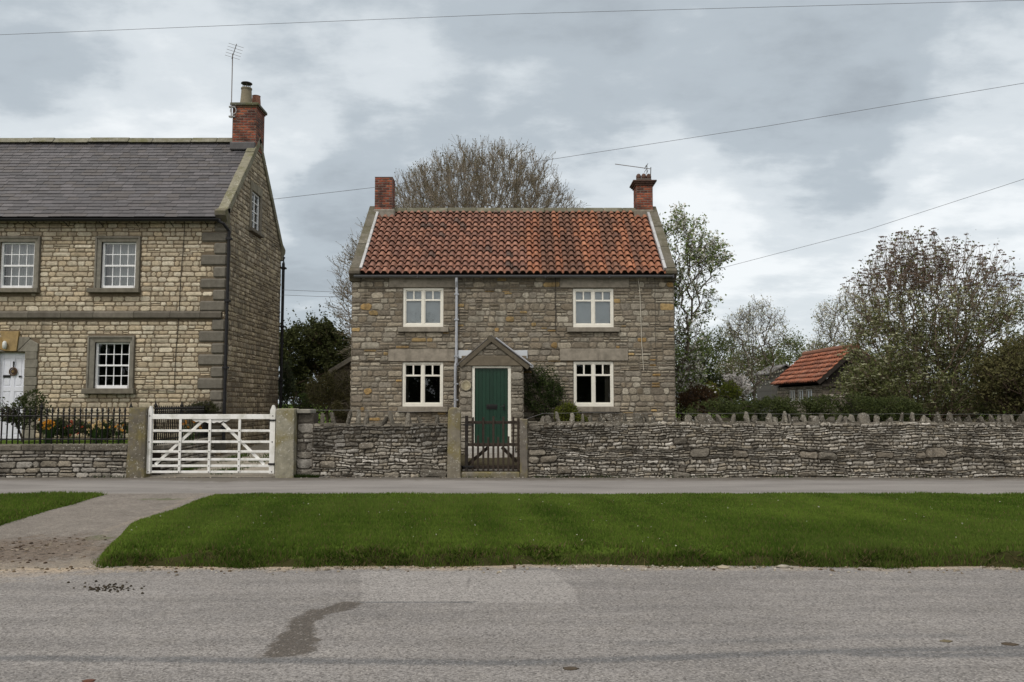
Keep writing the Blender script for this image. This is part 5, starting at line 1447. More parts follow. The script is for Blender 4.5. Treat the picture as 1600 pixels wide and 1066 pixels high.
SX0, SX1 = 726.5, 811.5
spart('gate_stile', (qx(SX0), qx(731.5), YG - .035, YG + .035, qz(737), qz(649.5)), col=(.025, .021, .018)); spart('gate_stile', (qx(808), qx(SX1 + .5), YG - .03, YG + .03, qz(736), qz(654)))
for y0, y1 in ((658, 662.5), (692.5, 697), (727.5, 732)): spart('gate_rail', (qx(731.6), qx(807.9), YG - .005, YG + .045, qz(y1), qz(y0)))
for i, p in enumerate((739, 755.3, 771, 786.6, 802)): spart('picket', (qx(p - 1.7), qx(p + 1.7), YG - .03, YG - .0055, qz(736), qz(651.5 + rd.uniform(-1, 1))))
for p in (747, 763, 778.5, 794.5): spart('picket', (qx(p - 1.7), qx(p + 1.7), YG - .03, YG - .0055, qz(736), qz(682 + rd.uniform(-1.5, 1.5))))
for (a, b), (c, d) in (((731, 726), (763, 699)), ((808, 722), (784, 699))):
    m = MB(); m.bar(Vector((qx(a), YG + .06, qz(b))), Vector((qx(c), YG + .06, qz(d))), .07, .025, WC()); m.build('gate_brace', M['wood'], sg, bevel=.005)
m = MB()
for y in (664, 729): m.tube([(qx(721), YG, qz(y)), (qx(727), YG - .04, qz(y))], .012, 6, (.02, .02, .02)); m.box(qx(724), qx(740), YG - .045, YG - .034, qz(y + 1.2), qz(y - 1.2), (.02, .02, .02))
m.build('hinge', M['black_metal'], sg)
m = MB(); m.box(wx(720.8), wx(812), YW - .05, YW + .35, ZP - .05, wz(737.5), (.16, .145, .115)); tag(m.build('stone_step', M['post_stone'], None, bevel=.025), 'worn stone threshold step under the small wooden picket gate', 'step')
# ------------------------------------------------------------------ gardens
def slab(name, x0, x1, y0, y1, z, mat, nx, ny, amp=.03, seed=0, col=(.1, .1, .1)):
    xs = np.linspace(x0, x1, nx); ys = np.linspace(y0, y1, ny); X, Y = np.meshgrid(xs, ys); Z = z(X, Y) + amp * fbm(X * 1.5, Y * 1.5, seed)
    v = np.stack([X, Y, Z], -1).reshape(-1, 3); idx = np.arange(nx * ny).reshape(ny, nx); q = np.stack([idx[:-1, :-1], idx[:-1, 1:], idx[1:, 1:], idx[1:, :-1]], -1).reshape(-1, 4)
    o = mesh_np(name, v, q.ravel(), np.arange(len(q)) * 4, np.tile(np.array(col), (len(q), 1)), [mat], None, None, True); tag(o, kind='structure'); return o


slab('front_garden', -22, LX1 - .1, YW + .2, YH + .2, lambda X, Y: np.full(X.shape, lzt - .12), M['turf'], 40, 20, .02, 1)
slab('gravel_drive', LX1 - .15, wx(470), YW - .05, 36, lambda X, Y: np.interp(Y, [YW, YW + 2, 30], [ZP + .004, ZP + .05, .55]), M['gravel'], 30, 40, .01, 2, (.30, .275, .23))
slab('cottage_garden', wx(470), 42, YW + .3, 60, lambda X, Y: np.interp(Y, [YW, YW + 1, 60], [.3, .36, .6]), M['soil'], 60, 50, .02, 3, (.055, .048, .03))
slab('garden_path', wx(722), wx(814), YW + .1, YPo - .3, lambda X, Y: np.interp(Y, [YW, YPo], [.2, .42]) + .02, M['gravel'], 8, 12, .005, 4, (.26, .245, .22))
slab('back_land', -70, 90, 36, 400, lambda X, Y: np.interp(Y, [36, 60, 400], [.45, .58, 1.2]), M['turf'], 30, 30, .04, 5)


# ------------------------------------------------------------------ vegetation
def tubes_np(p0, p1, r0, r1, k, cols):
    n = len(p0); d = p1 - p0; l = np.linalg.norm(d, axis=1, keepdims=True) + 1e-9; d = d / l
    ref = np.where(np.abs(d[:, 2:3]) < .9, np.array([[0, 0, 1.]]), np.array([[1., 0, 0]])); u = np.cross(d, ref); u /= np.linalg.norm(u, axis=1, keepdims=True) + 1e-9; w = np.cross(d, u)
    a = np.arange(k) * 2 * np.pi / k
    ring = u[:, None, :] * np.cos(a)[None, :, None] + w[:, None, :] * np.sin(a)[None, :, None]
    v = np.concatenate([p0[:, None] + ring * r0[:, None, None], p1[:, None] + ring * r1[:, None, None]], 1)   # n,2k,3
    i = np.arange(k); q = np.stack([i, (i + 1) % k, k + (i + 1) % k, k + i], -1)
    f = (np.arange(n)[:, None, None] * 2 * k + q[None]).reshape(-1, 4)
    return v.reshape(-1, 3), f, np.repeat(cols, k, axis=0)


def mst(pts, trunk, bf):
    """tree over the points grown from the trunk nodes: balances wire length and path length"""
    N_ = len(pts); nodes = [np.array(t, float) for t in trunk]; par = [-1] + list(range(len(trunk) - 1)); pl = [0.]
    for i in range(1, len(trunk)): pl.append(pl[-1] + np.linalg.norm(nodes[i] - nodes[i - 1]))
    best = np.full(N_, 1e9); bp = np.zeros(N_, int); bl = np.zeros(N_)
    def upd(j):
        dd = np.linalg.norm(pts - nodes[j], axis=1); c = dd + bf * (pl[j] + dd); m = c < best; best[m] = c[m]; bp[m] = j; bl[m] = pl[j] + dd[m]
    for j in range(len(nodes)): upd(j)
    done = np.zeros(N_, bool)
    for _ in range(N_):
        i = int(np.argmin(np.where(done, 1e18, best))); done[i] = True
        nodes.append(pts[i]); par.append(int(bp[i])); pl.append(bl[i]); upd(len(nodes) - 1)
    return np.array(nodes), np.array(par)


def woody(name, parent, pts, trunk, bf, r_twig, expo, rg, col, twigs=3, tl=(.2, .5), up=.4, rmax=9, k=4, center=None):
    nodes, par = mst(pts, trunk, bf); n = len(nodes)
    # light smoothing of the interior nodes
    cnt = np.zeros(n, int); leaf = np.ones(n); order = range(n - 1, 0, -1)
    for i in order: cnt[par[i]] += 1
    w = np.where(cnt == 0, 1., 0.)
    for i in order: w[par[i]] += w[i]
    rad = np.minimum(r_twig * np.maximum(w, 1) ** expo, rmax)
    i = np.arange(1, n); p0 = nodes[par[i]]; p1 = nodes[i]
    ra = np.minimum(rad[par[i]], rad[i] * 1.35); rb = rad[i]
    cc = np.array(col) * (1 + rg.uniform(-.2, .2, (len(i), 1)))
    V_, F_, C_ = tubes_np(p0, p1, ra, rb, k, cc)
    # twigs at the tips and along the fine branches
    fine = np.where(w[1:] <= 4)[0] + 1
    dirs = nodes[fine] - nodes[par[fine]]; dirs /= np.linalg.norm(dirs, axis=1, keepdims=True) + 1e-9
    c0 = pts.mean(0) if center is None else np.array(center)
    tp0, tp1 = [], []
    for q in range(twigs):
        outw = nodes[fine] - c0; outw /= np.linalg.norm(outw, axis=1, keepdims=True) + 1e-9
        d = dirs * .5 + outw * .6 + np.array([0, 0, up]) + rg.normal(0, .42, (len(fine), 3)); d /= np.linalg.norm(d, axis=1, keepdims=True)
        l = rg.uniform(*tl, (len(fine), 1)); t = rg.uniform(0, 1, (len(fine), 1)) if q else np.ones((len(fine), 1))
        s = nodes[par[fine]] * (1 - t) + nodes[fine] * t
        m = s + d * l * .5; d2 = d + rg.normal(0, .25, d.shape) + np.array([0, 0, up * .4]); d2 /= np.linalg.norm(d2, axis=1, keepdims=True)
        e = m + d2 * l * .5
        tp0 += [s, m]; tp1 += [m, e]
    T0 = np.concatenate(tp0); T1 = np.concatenate(tp1); rt = np.full(len(T0), r_twig * .8)
    cc = np.array(col) * 1.05 * (1 + rg.uniform(-.2, .2, (len(T0), 1)))
    v2, f2, c2 = tubes_np(T0, T1, rt, rt * .6, 3, cc)
    F_ = np.concatenate([F_, f2 + len(V_)]); V_ = np.concatenate([V_, v2]); C_ = np.concatenate([C_, c2])
    o = mesh_np(name, V_, F_.ravel(), np.arange(len(F_)) * 4, C_, [M['bark']], parent, None, True)
    ends = np.concatenate([tp1[i] for i in range(1, len(tp1), 2)])
    return o, nodes, ends


def leaves(name, parent, P, size, cols, rg, mat='leaf', asp=.6, flat=0.0):
    n = len(P)
    a = rg.normal(0, 1, (n, 3)); a[:, 2] *= (1 - flat); a /= np.linalg.norm(a, axis=1, keepdims=True) + 1e-9
    b = rg.normal(0, 1, (n, 3)); b[:, 2] *= (1 - flat); b -= a * (a * b).sum(1, keepdims=True); b /= np.linalg.norm(b, axis=1, keepdims=True) + 1e-9
    s = (size * rg.uniform(.6, 1.35, n))[:, None]; nn = np.cross(a, b) * s * .18
    v = np.stack([P - a * s * .5 , P + b * s * asp * .5 + nn, P + a * s * .5, P - b * s * asp * .5 + nn], 1).reshape(-1, 3)
    return mesh_np(name, v, np.arange(4 * n), np.arange(n) * 4, cols, [M[mat]], parent)


def jitter_cols(rg, n, a, b, p=1.0):
    t = rg.rand(n, 1) ** p; return np.array(a) * (1 - t) + np.array(b) * t


def ellipsoid(rg, n, c, rad, shell=.5, zmin=None, noise_amp=.18, seed=1):
    d = rg.normal(0, 1, (n * 3, 3)); d /= np.linalg.norm(d, axis=1, keepdims=True); r = rg.rand(n * 3) ** (1 / 3.) * (1 - shell) + shell * (1 - rg.rand(n * 3) ** 2 * .6)
    r *= 1 + noise_amp * fbm(d[:, 0] * 3 + d[:, 2] * 2, d[:, 1] * 3 - d[:, 2] * 2, seed)
    p = np.array(c) + d * r[:, None] * np.array(rad)
    if zmin is not None: p = p[p[:, 2] > zmin]
    return p[:n]


def tree(name, loc, lab, cat='tree', group=None): return empty(name, loc, lab, cat, group)


GTREE = 'garden trees and shrubs'
# large bare tree behind the cottage
rg = np.random.RandomState(7)
c = at(748, 330, 33.5); t = tree('bare_tree', (c.x, 33.5, .4), 'large leafless tree with domed crown rising behind the cottage roof')
P_ = ellipsoid(rg, 4600, (c.x, 33.5, 8.2), (4.35, 3.8, 4.15), .3, 4.6, .06, 3)
P_ = np.concatenate([P_, ellipsoid(rg, 500, (at(585, 450, 32).x, 32.5, 6.0), (1.9, 1.8, 3.0), .4, 3.0, .2, 5)])
tr, nd, ends = woody('trunk', t, P_, [(c.x, 33.5, .4), (c.x + .1, 33.5, 1.8), (c.x, 33.5, 3.2), (c.x - .05, 33.5, 3.6)], 1.0, .0085, .345, rg, (.23, .198, .155), 7, (.2, .55), .35, .24, 4, (c.x, 33.5, 4.5))
lv = ends[rg.rand(len(ends)) < .55] + rg.normal(0, .04, (int(0), 3)) if False else ends[rg.rand(len(ends)) < .6]
lv2 = nd[rg.randint(len(nd), size=2500)]; lv2 = lv2[lv2[:, 2] < 9.4] + rg.normal(0, .12, (int((lv2[:, 2] < 9.4).sum()), 3))
L_ = np.concatenate([lv, lv2]); leaves('crown', t, L_, .07, jitter_cols(rg, len(L_), (.085, .075, .03), (.16, .13, .06)), rg)

# blossom tree at the right of the cottage
rg = np.random.RandomState(17)
def blossom(name, lab, base, blobs, npt, size, nb, rg, cols, r_t=.008, leafc=((.07, .10, .03), (.14, .17, .055)), bf=.7, tw=(.12, .35), Y=None, lsize=.07, expo=.36, spread=.07):
    t = tree(name, base, lab); pts = np.concatenate([ellipsoid(rg, int(npt * w), c_, r_, .3, base[2] + .6, .25, i) for i, (c_, r_, w) in enumerate(blobs)])
    b = np.array(base); top = pts.mean(0); tk = [tuple(b), tuple(b + (top - b) * .22 + np.array([.06, 0, .05])), tuple(b + (top - b) * .42)]
    tr, nd, ends = woody('trunk', t, pts, tk, bf, r_t, expo, rg, (.13, .11, .088), 3, tw, .2, .16, 4)
    k = rg.randint(len(ends), size=nb); P = ends[k] + rg.normal(0, spread, (nb, 3))
    if cols is not None: leaves('blossom', t, P, size, jitter_cols(rg, nb, *cols), rg, 'petal', .9)
    nl = int(nb * 1.25); k = rg.randint(len(ends), size=nl); P = ends[k] + rg.normal(0, spread, (nl, 3)); leaves('crown', t, P, lsize, jitter_cols(rg, nl, *leafc), rg)
    return t


E = lambda px, py, Y: tuple(at(px, py, Y))
Yb = 25.5; sc_ = Yb / F
blossom('blossom_tree', 'tall apple tree in white blossom leaning out behind the cottage right gable', (at(1040, 640, Yb).x, Yb, .4),
        [(E(1060, 410, Yb), (62 * sc_, 1.0, 70 * sc_), .34), (E(1062, 480, Yb), (48 * sc_, 1.0, 55 * sc_), .24), (E(1062, 560, Yb), (38 * sc_, .9, 60 * sc_), .2), (E(1100, 400, Yb), (34 * sc_, .6, 26 * sc_), .12), (E(1062, 350, Yb), (12 * sc_, .4, 22 * sc_), .04), (E(1075, 600, Yb), (30 * sc_, .9, 50 * sc_), .1)],
        850, .075, 3400, rg, ((.60, .61, .54), (.82, .81, .76)), leafc=((.10, .15, .04), (.27, .345, .12)), lsize=.095, spread=.06)
rg = np.random.RandomState(23)
Yb = 36.; sc_ = Yb / F
blossom('fruit_tree', 'thin fruit tree with sparse pale leaves between the cottage and the red shed', (at(1178, 630, Yb).x, Yb, .45),
        [(E(1180, 520, Yb), (46 * sc_, 1.1, 46 * sc_), .7), (E(1170, 580, Yb), (45 * sc_, 1.2, 30 * sc_), .3)], 650, .075, 1000, rg, ((.50, .50, .42), (.66, .64, .56)), .008, ((.10, .14, .045), (.25, .295, .12)), .35, (.15, .45))
rg = np.random.RandomState(29)
Yb = 34.; sc_ = Yb / F
blossom('fruit_tree', 'loose pale green tree standing behind the red roofed shed', (at(1325, 640, Yb).x, Yb, .45),
        [(E(1325, 505, Yb), (46 * sc_, 1.3, 48 * sc_), .6), (E(1300, 560, Yb), (40 * sc_, 1.2, 40 * sc_), .4)], 700, .075, 1600, rg, ((.50, .50, .42), (.68, .66, .58)), .008, ((.10, .14, .045), (.25, .295, .12)), .3, (.15, .45))
# row of pale green trees far behind the gardens
for i, (px, ty, hw_, Y, a_, b_) in enumerate(((1075, 545, 50, 52, (.06, .085, .025), (.13, .155, .05)), (1125, 520, 40, 58, (.06, .08, .03), (.12, .14, .055)), (1180, 550, 45, 50, (.075, .10, .03), (.15, .17, .06)), (1235, 538, 42, 55, (.09, .12, .04), (.17, .195, .075)), (1285, 545, 34, 60, (.085, .11, .04), (.15, .17, .07)), (1400, 545, 60, 55, (.06, .08, .03), (.12, .14, .05)), (1520, 540, 60, 56, (.06, .08, .03), (.12, .14, .05)), (1620, 535, 60, 54, (.06, .08, .03), (.12, .14, .05)))):
    rg = np.random.RandomState(40 + i); b = at(px, 625, Y); tp = at(px, ty, Y); s_ = Y / F; h = tp.z - .5
    lab = ['bushy spring green tree close behind the cottage right corner', 'taller brownish tree far behind the thin fruit tree', 'mid green round tree right behind the thin fruit tree', 'pale fresh green tree beyond the small grey shed', 'pale green far tree left of the red shed ridge', 'far olive tree hidden behind the middle of the large shrub', 'far olive tree hidden behind the right of the large shrub', 'far olive tree at the right edge of the picture'][i]
    t = tree('garden_tree', (b.x, Y, .5), lab, 'tree', 'trees beyond the gardens')
    ce = (b.x, Y, .5 + h * .56)
    pts = ellipsoid(rg, 200, ce, (hw_ * s_, hw_ * s_ * .8, h * .48), .3, 1.0, .2, i)
    tr, nd, ends = woody('trunk', t, pts, [(b.x, Y, .5), (b.x, Y, .5 + h * .25)], .3, .014, .45, rg, (.08, .065, .05), 3, (.3, .7), .2, .2, 3)
    nl = 6500; k = rg.randint(len(ends), size=nl); P = ends[k] + rg.normal(0, .22, (nl, 3)); leaves('crown', t, P, .14, jitter_cols(rg, nl, a_, b_), rg)

# great multi-stemmed shrub at the right
rg = np.random.RandomState(51)
Yb = 21.5; sc_ = Yb / F


def shrub(name, lab, base, blobs, npt, nleaf, lsize, lc, rg, stems, bf=1.6, r_t=.007, umbel=0, umb_c=None, zt=None, tw=(.15, .38), leaf_spread=.09, col=(.085, .06, .045)):
    t = tree(name, base, lab, 'shrub'); pts = np.concatenate([ellipsoid(rg, int(npt * w), c_, r_, .3, base[2] + .35, .15, i) for i, (c_, r_, w) in enumerate(blobs)])
    tk = [tuple(base), (base[0], base[1], base[2] + .25)]
    tr, nd, ends = woody('stems', t, pts, tk, bf, r_t, .30, rg, col, 3, tw, .45, .045, 4, (base[0], base[1], base[2]))
    k = rg.randint(len(ends), size=nleaf); P = ends[k] + rg.normal(0, leaf_spread, (nleaf, 3))
    if zt is not None:
        keep = rg.rand(nleaf) < np.interp(P[:, 2], [zt[0], zt[1]], [1, zt[2]]); P = P[keep]
    leaves('crown', t, P, lsize, jitter_cols(rg, len(P), *lc), rg)
    if umbel:
        k = rg.choice(len(ends), umbel, replace=False); E_ = ends[k]
        q = []; cc = []
        for j in range(9):
            a = j * .698; r_ = .045 if j else 0; q.append(E_ + np.stack([np.cos(a + E_[:, 0] * 9) * r_ * np.ones(len(E_)), np.sin(a + E_[:, 0] * 9) * r_ * np.ones(len(E_)), .012 * np.ones(len(E_)) - .015 * (j > 0)], -1))
            hi = (E_[:, 2] > umb_c[2])[:, None] ; cc.append(np.where(hi, np.array(umb_c[0]), np.array(umb_c[1])) * (1 + rg.uniform(-.3, .3, (len(E_), 1))))
        P = np.concatenate(q); leaves('flower_heads', t, P, .052, np.concatenate(cc), rg, 'petal', .9, .7)
    return t


shrub('large_shrub', 'huge many stemmed shrub with flat flower heads filling the right of the garden', (at(1452, 655, Yb).x, Yb, .4),
      [(E(1455, 480, Yb), (128 * sc_, 1.7, 96 * sc_), .5), (E(1420, 430, Yb), (62 * sc_, 1.2, 62 * sc_), .14), (E(1385, 565, Yb), (58 * sc_, 1.3, 78 * sc_), .14), (E(1535, 520, Yb), (95 * sc_, 1.5, 95 * sc_), .2), (E(1450, 612, Yb), (150 * sc_, 1.4, 52 * sc_), .30)],
      2300, 56000, .07, ((.068, .083, .027), (.215, .235, .095)), rg, 9, 1.5, .006, 2800, ((.17, .125, .105), (.44, .45, .30), 4.6), (1.9, 4.6, .085), col=(.19, .145, .11))
rg = np.random.RandomState(53)
Yb = 19.8; sc_ = Yb / F
shrub('olive_shrub', 'dense olive brown shrub in front of the large shrub at right edge', (at(1610, 660, Yb).x, Yb, .4), [(E(1610, 600, Yb), (80 * sc_, 1.0, 62 * sc_), 1.)], 600, 14000, .075, ((.06, .062, .022), (.17, .16, .07)), rg, 6, 1.6, .007, 260, ((.09, .07, .05), (.19, .2, .12), 9), None)


def bush(name, lab, blobs, n, size, lc, rg, base, noise_amp=.25, cat='bush', asp=.5, stemcol=(.06, .05, .04), shell=.45, npt=90, p=1.0):
    t = tree(name, base, lab, cat); pts = np.concatenate([ellipsoid(rg, max(8, int(npt * w)), c_, r_, .2, base[2], .2, i) for i, (c_, r_, w) in enumerate(blobs)])
    woody('stems', t, pts, [tuple(base), (base[0], base[1], base[2] + .1)], .3, .006, .45, rg, stemcol, 2, (.08, .2), .3, .05, 3)
    P = np.concatenate([ellipsoid(rg, int(n * w), c_, r_, shell, base[2] - .05, noise_amp, i + 3) for i, (c_, r_, w) in enumerate(blobs)])
    # stray shoots standing out of the mass
    ks = rg.randint(len(P), size=max(6, n // 160)); cen = np.array([sum(b_[0][i] * b_[2] for b_ in blobs) / sum(b_[2] for b_ in blobs) for i in range(3)])
    od = P[ks] - cen; od /= np.linalg.norm(od, axis=1, keepdims=True) + 1e-6; od += np.array([0, 0, .5]) + rg.normal(0, .3, od.shape)
    od[:, 2] = np.abs(od[:, 2]); rr_s = min(blobs[0][1][0], blobs[0][1][2])
    P = np.concatenate([P] + [P[ks] + od * (q_ * .055 * rr_s) + rg.normal(0, size * .25, od.shape) for q_ in range(1, 9)])
    # gaps: drop leaves in noisy pockets
    g = fbm(P[:, 0] * 5 + P[:, 2] * 4, P[:, 1] * 5 - P[:, 2] * 3, 77); P = P[g > -.22]
    leaves('crown', t, P, size, jitter_cols(rg, len(P), *lc, p), rg, 'leaf', asp); return t


rg = np.random.RandomState(61)
Yb = 18.9; s1 = Yb / F
bl = [(E(px, 642 + 3 * math.sin(px), Yb), (rx * s1, .5, rz_ * s1), w) for px, rx, rz_, w in ((1110, 34, 16, .1), (1150, 38, 20, .14), (1200, 40, 24, .17), (1250, 40, 22, .17), (1300, 42, 25, .2), (1350, 42, 24, .2), (1400, 40, 20, .16))]
bush('juniper_hedge', 'low dark green spreading evergreen hedge behind the right drystone wall', bl, 26000, .07, ((.028, .040, .013), (.085, .105, .032)), rg, (at(1250, 660, Yb).x, Yb, .38), .3, 'hedge', .3)
rg = np.random.RandomState(62)
Yb = 26.; s1 = Yb / F
bush('golden_conifer', 'small golden yellow conifer left of the other beyond the wall', [(E(1108, 615, Yb), (14 * s1, .3, 18 * s1), 1)], 2600, .07, ((.10, .115, .012), (.26, .25, .03)), rg, (at(1108, 640, Yb).x, Yb, .4), .15, 'conifer', .35)
bush('golden_conifer', 'small round yellow green conifer in front of the white magnolia', [(E(1141, 612, Yb), (16 * s1, .35, 17 * s1), 1)], 3000, .07, ((.055, .085, .012), (.17, .19, .03)), rg, (at(1141, 640, Yb).x, Yb, .4), .15, 'conifer', .35)
Yb = 27.5; s1 = Yb / F
bush('magnolia', 'small spreading white flowering magnolia between the golden conifers and thin tree', [(E(1140, 594, Yb), (22 * s1, .4, 10 * s1), .5), (E(1160, 606, Yb), (14 * s1, .4, 18 * s1), .5)], 380, .13, ((.5, .48, .46), (.8, .78, .76)), rg, (at(1155, 635, Yb).x, Yb, .4), .3)
bush('brown_bush', 'reddish brown bush low against the wall right of the cottage', [(E(1085, 632, 24), (32 * 24 / F, .6, 26 * 24 / F), 1)], 5200, .08, ((.035, .022, .012), (.10, .06, .03)), rg, (at(1085, 650, 24).x, 24, .4), .3)
bush('understory_bush', 'dark undergrowth closing the gap between the houses', [(E(px, 630, 38), (50 * 38 / F, .6, 34 * 38 / F), .34) for px in (445, 500, 555)], 9000, .12, ((.015, .02, .008), (.05, .055, .022)), rg, (at(500, 650, 38).x, 38, .45), .3)
bush('understory_bush', 'dark undergrowth along the garden behind the large shrub', [(E(px, 630, 27), (60 * 27 / F, .6, 36 * 27 / F), .2) for px in (1390, 1450, 1510, 1570, 1640)], 16000, .11, ((.02, .026, .010), (.065, .07, .028)), rg, (at(1500, 650, 27).x, 27, .45), .3)
bush('laurel_bush', 'dark green bush under the blossom tree at the cottage right corner', [(E(1078, 585, 29), (34 * 29 / F, .8, 45 * 29 / F), .7), (E(1120, 610, 29), (40 * 29 / F, .8, 25 * 29 / F), .3)], 6500, .1, ((.018, .028, .010), (.06, .075, .025)), rg, (at(1085, 640, 29).x, 29, .45), .3)
# bushes beside the porch
rg = np.random.RandomState(63)
Yb = 21.35; s1 = Yb / F
bush('evergreen_bush', 'tall dark evergreen bush against the wall right of the porch', [(E(846, 618, Yb), (29 * s1, .38, 36 * s1), .62), (E(842, 590, Yb), (17 * s1, .3, 20 * s1), .18), (E(866, 612, Yb), (15 * s1, .25, 22 * s1), .2)], 10000, .055, ((.014, .028, .009), (.075, .105, .03)), rg, (at(846, 660, Yb).x, Yb, .4), .5, 'bush', .35)
bush('golden_bush', 'low yellow green bush below the lower right window of the cottage', [(E(884, 648, 21.1), (19 * s1, .3, 18 * s1), .8), (E(905, 656, 21.1), (14 * s1, .25, 8 * s1), .2)], 5000, .05, ((.055, .075, .010), (.17, .19, .03)), rg, (at(884, 668, 21.1).x, 21.1, .4), .2, 'bush', .45)
# between the houses
rg = np.random.RandomState(64)
Yb = 34.; s1 = Yb / F
t_ = bush('evergreen_tree', 'dark glossy evergreen tree in the gap between the two houses', [(E(470, 545, Yb), (46 * s1, 1.0, 44 * s1), .4), (E(525, 560, Yb), (34 * s1, 1.0, 46 * s1), .35), (E(505, 525, Yb), (30 * s1, .9, 26 * s1), .25), (E(490, 600, Yb), (60 * s1, .8, 34 * s1), .3)], 34000, .12, ((.034, .040, .016), (.125, .145, .05)), rg, (at(472, 650, Yb).x, Yb, .5), .25, 'tree', .55, (.07, .045, .035), .35, 160, 1.6)
bush('twiggy_bush', 'twiggy brown green bush left of the cottage behind the drystone wall', [(E(515, 612, 23.5), (36 * 23.5 / F, .6, 32 * 23.5 / F), .8), (E(540, 640, 22.5), (25 * 23.5 / F, .3, 20 * 23.5 / F), .2)], 15000, .06, ((.03, .029, .012), (.095, .088, .036)), rg, (at(515, 650, 23.5).x, 23.5, .4), .3, 'bush', .3, (.06, .05, .035), .4, 260)
bush('green_shrub', 'small bright green shrub in the gap near the red trunk', [(E(468, 628, 28), (16 * 28 / F, .4, 12 * 28 / F), 1)], 1500, .07, ((.03, .055, .015), (.10, .15, .045)), rg, (at(468, 645, 28).x, 28, .5), .3)
bush('ivy_bush', 'grey green climber on the far corner behind the tall house', [(E(446, 600, 29), (12 * 29 / F, .4, 34 * 29 / F), 1)], 2600, .08, ((.02, .03, .012), (.09, .11, .06)), rg, (at(446, 640, 29).x, 29, .5), .3)
# left front garden plants
rg = np.random.RandomState(65)
bush('rose_bush', 'leafy green bush by the white front door behind the railings', [(E(38, 640, 20.5), (30 * 20.5 / F, .4, 26 * 20.5 / F), .7), (E(10, 645, 20.3), (14 * 20.5 / F, .3, 18 * 20.5 / F), .3)], 2300, .075, ((.03, .045, .015), (.085, .105, .04)), rg, (at(35, 675, 20.5).x, 20.5, lzt - .1), .4)
bush('corner_shrub', 'low dark shrub at the foot of the tall house corner', [(E(315, 640, 21.6), (22 * 21.6 / F, .3, 12 * 21.6 / F), 1)], 1500, .06, ((.03, .035, .014), (.08, .085, .035)), rg, (at(315, 655, 21.6).x, 21.6, lzt - .1), .3)
for px, py, Y, lab in ((95, 668, 20.6, 'dark green border foliage behind the railings near the orange flowers'), (165, 672, 20.8, 'dark green border foliage behind the railings near the pale flowers')):
    bush('border_plants', lab, [(E(px, py, Y), (36 * Y / F, .35, 14 * Y / F), 1)], 2600, .07, ((.018, .028, .010), (.06, .085, .028)), rg, (at(px, 690, Y).x, Y, lzt - .1), .35, 'plant')
GF = 'flower clumps behind the iron railings'
for i, (px, py, n_, c1, c2, lab) in enumerate(((76, 664, 60, (.55, .22, .02), (.72, .36, .05), 'clump of bright orange tulips behind the iron railings'), (152, 666, 55, (.62, .45, .20), (.72, .56, .33), 'clump of pale apricot flowers behind the iron railings'), (112, 668, 16, (.30, .05, .03), (.42, .09, .05), 'few dull red flowers between the orange and apricot clumps'), (186, 669, 22, (.55, .25, .04), (.65, .35, .08), 'small orange flower clump nearest the left gatepost'), (298, 664, 18, (.5, .2, .03), (.6, .3, .05), 'few orange flowers behind the white gate'))):
    Y = 19.3; b = at(px, 688, Y); t = empty('flower_clump', (b.x, Y, lzt - .1), lab, 'flowers')
    m = MB(); P = []
    for k in range(n_):
        q = at(px + rg.normal(0, 7), py + rg.normal(0, 4), Y + rg.uniform(-.15, .15)); P.append(q); m.tube([(b.x + (q.x - b.x) * .5, q.y, lzt - .1), (q.x, q.y, q.z - .01)], .005, 4, (.04, .08, .02))
    m.build('flower_stems', M['leaf'], t)
    P = np.array([tuple(p) for p in P]); P = P[::2]; P = np.repeat(P, 5, axis=0) + rg.normal(0, .014, (len(P) * 5, 3)); leaves('petals', t, P, .048, jitter_cols(rg, len(P), c1, c2), rg, 'petal', .8)

# ------------------------------------------------------------------ sheds
rd = random.Random(31)
SY0, SY1 = 27.0, 31.7; SXa = at(1277, 594, SY0).x; SXr = at(1337, 541, SY0).x; sze = at(800, 596, SY0).z; szr = at(800, 542, SY0).z; SXb = 2 * SXr - SXa
sh = empty('garden_shed', (SXr, SY0, .4), 'stone and dark timber shed with bright red pantile roof', 'shed')
mb = MB(); wxa = SXa + .2; MS = (.19, .17, .14); zw = sze - .12
mb.poly([(wxa, SY0 + .12, .3), (SXb - .2, SY0 + .12, .3), (SXb - .2, SY0 + .12, zw), (wxa, SY0 + .12, zw)], MS, 1)
for a in courses(rd, wxa, SXb - .2, .3, zw, [(SXa + .95, SXb - .2, .3, zw)], (.09, .16), (.16, .4), .2): stone(mb, (0, SY0 + .12, 0), U, V, NF, *a, rd.uniform(.01, .03), GC(rd, rd.choice([(.30, .275, .23), (.24, .21, .17), (.36, .33, .28)]), .2), rd, 0, .006)
wv_ = [(SY0 + 1.0 + k * .85, SY0 + 1.55 + k * .85, zw - .55, zw - .12) for k in range(3)]
cells(mb, (wxa, 0, 0), (0, 1, 0), V, SY0 + .12, SY1, .3, zw, wv_, MS, 1)
for a in courses(rd, SY0 + .12, SY1, .3, zw, wv_, (.09, .16), (.16, .4), .2): stone(mb, (wxa, 0, 0), (0, 1, 0), V, (-1, 0, 0), *a, rd.uniform(.01, .03), GC(rd, (.28, .25, .20), .25), rd, 0, .006)
mb.poly([(SXb - .2, SY0, .3), (SXb - .2, SY1, .3), (SXb - .2, SY1, zw), (SXb - .2, SY0, zw)], MS, 1); mb.poly([(wxa, SY1, .3), (SXb - .2, SY1, .3), (SXb - .2, SY1, zw), (SXr, SY1, szr - .1), (wxa, SY1, zw)], MS, 1)
for a, b, c_, d_ in wv_: mb.poly([(wxa + .4, a - .3, c_ - .2), (wxa + .4, b + .3, c_ - .2), (wxa + .4, b + .3, d_ + .05), (wxa + .4, a - .3, d_ + .05)], (.03, .03, .03), 2)
mb.build('wall', [M['cottage_stone'], M['cottage_stone'], M['dark']], sh)
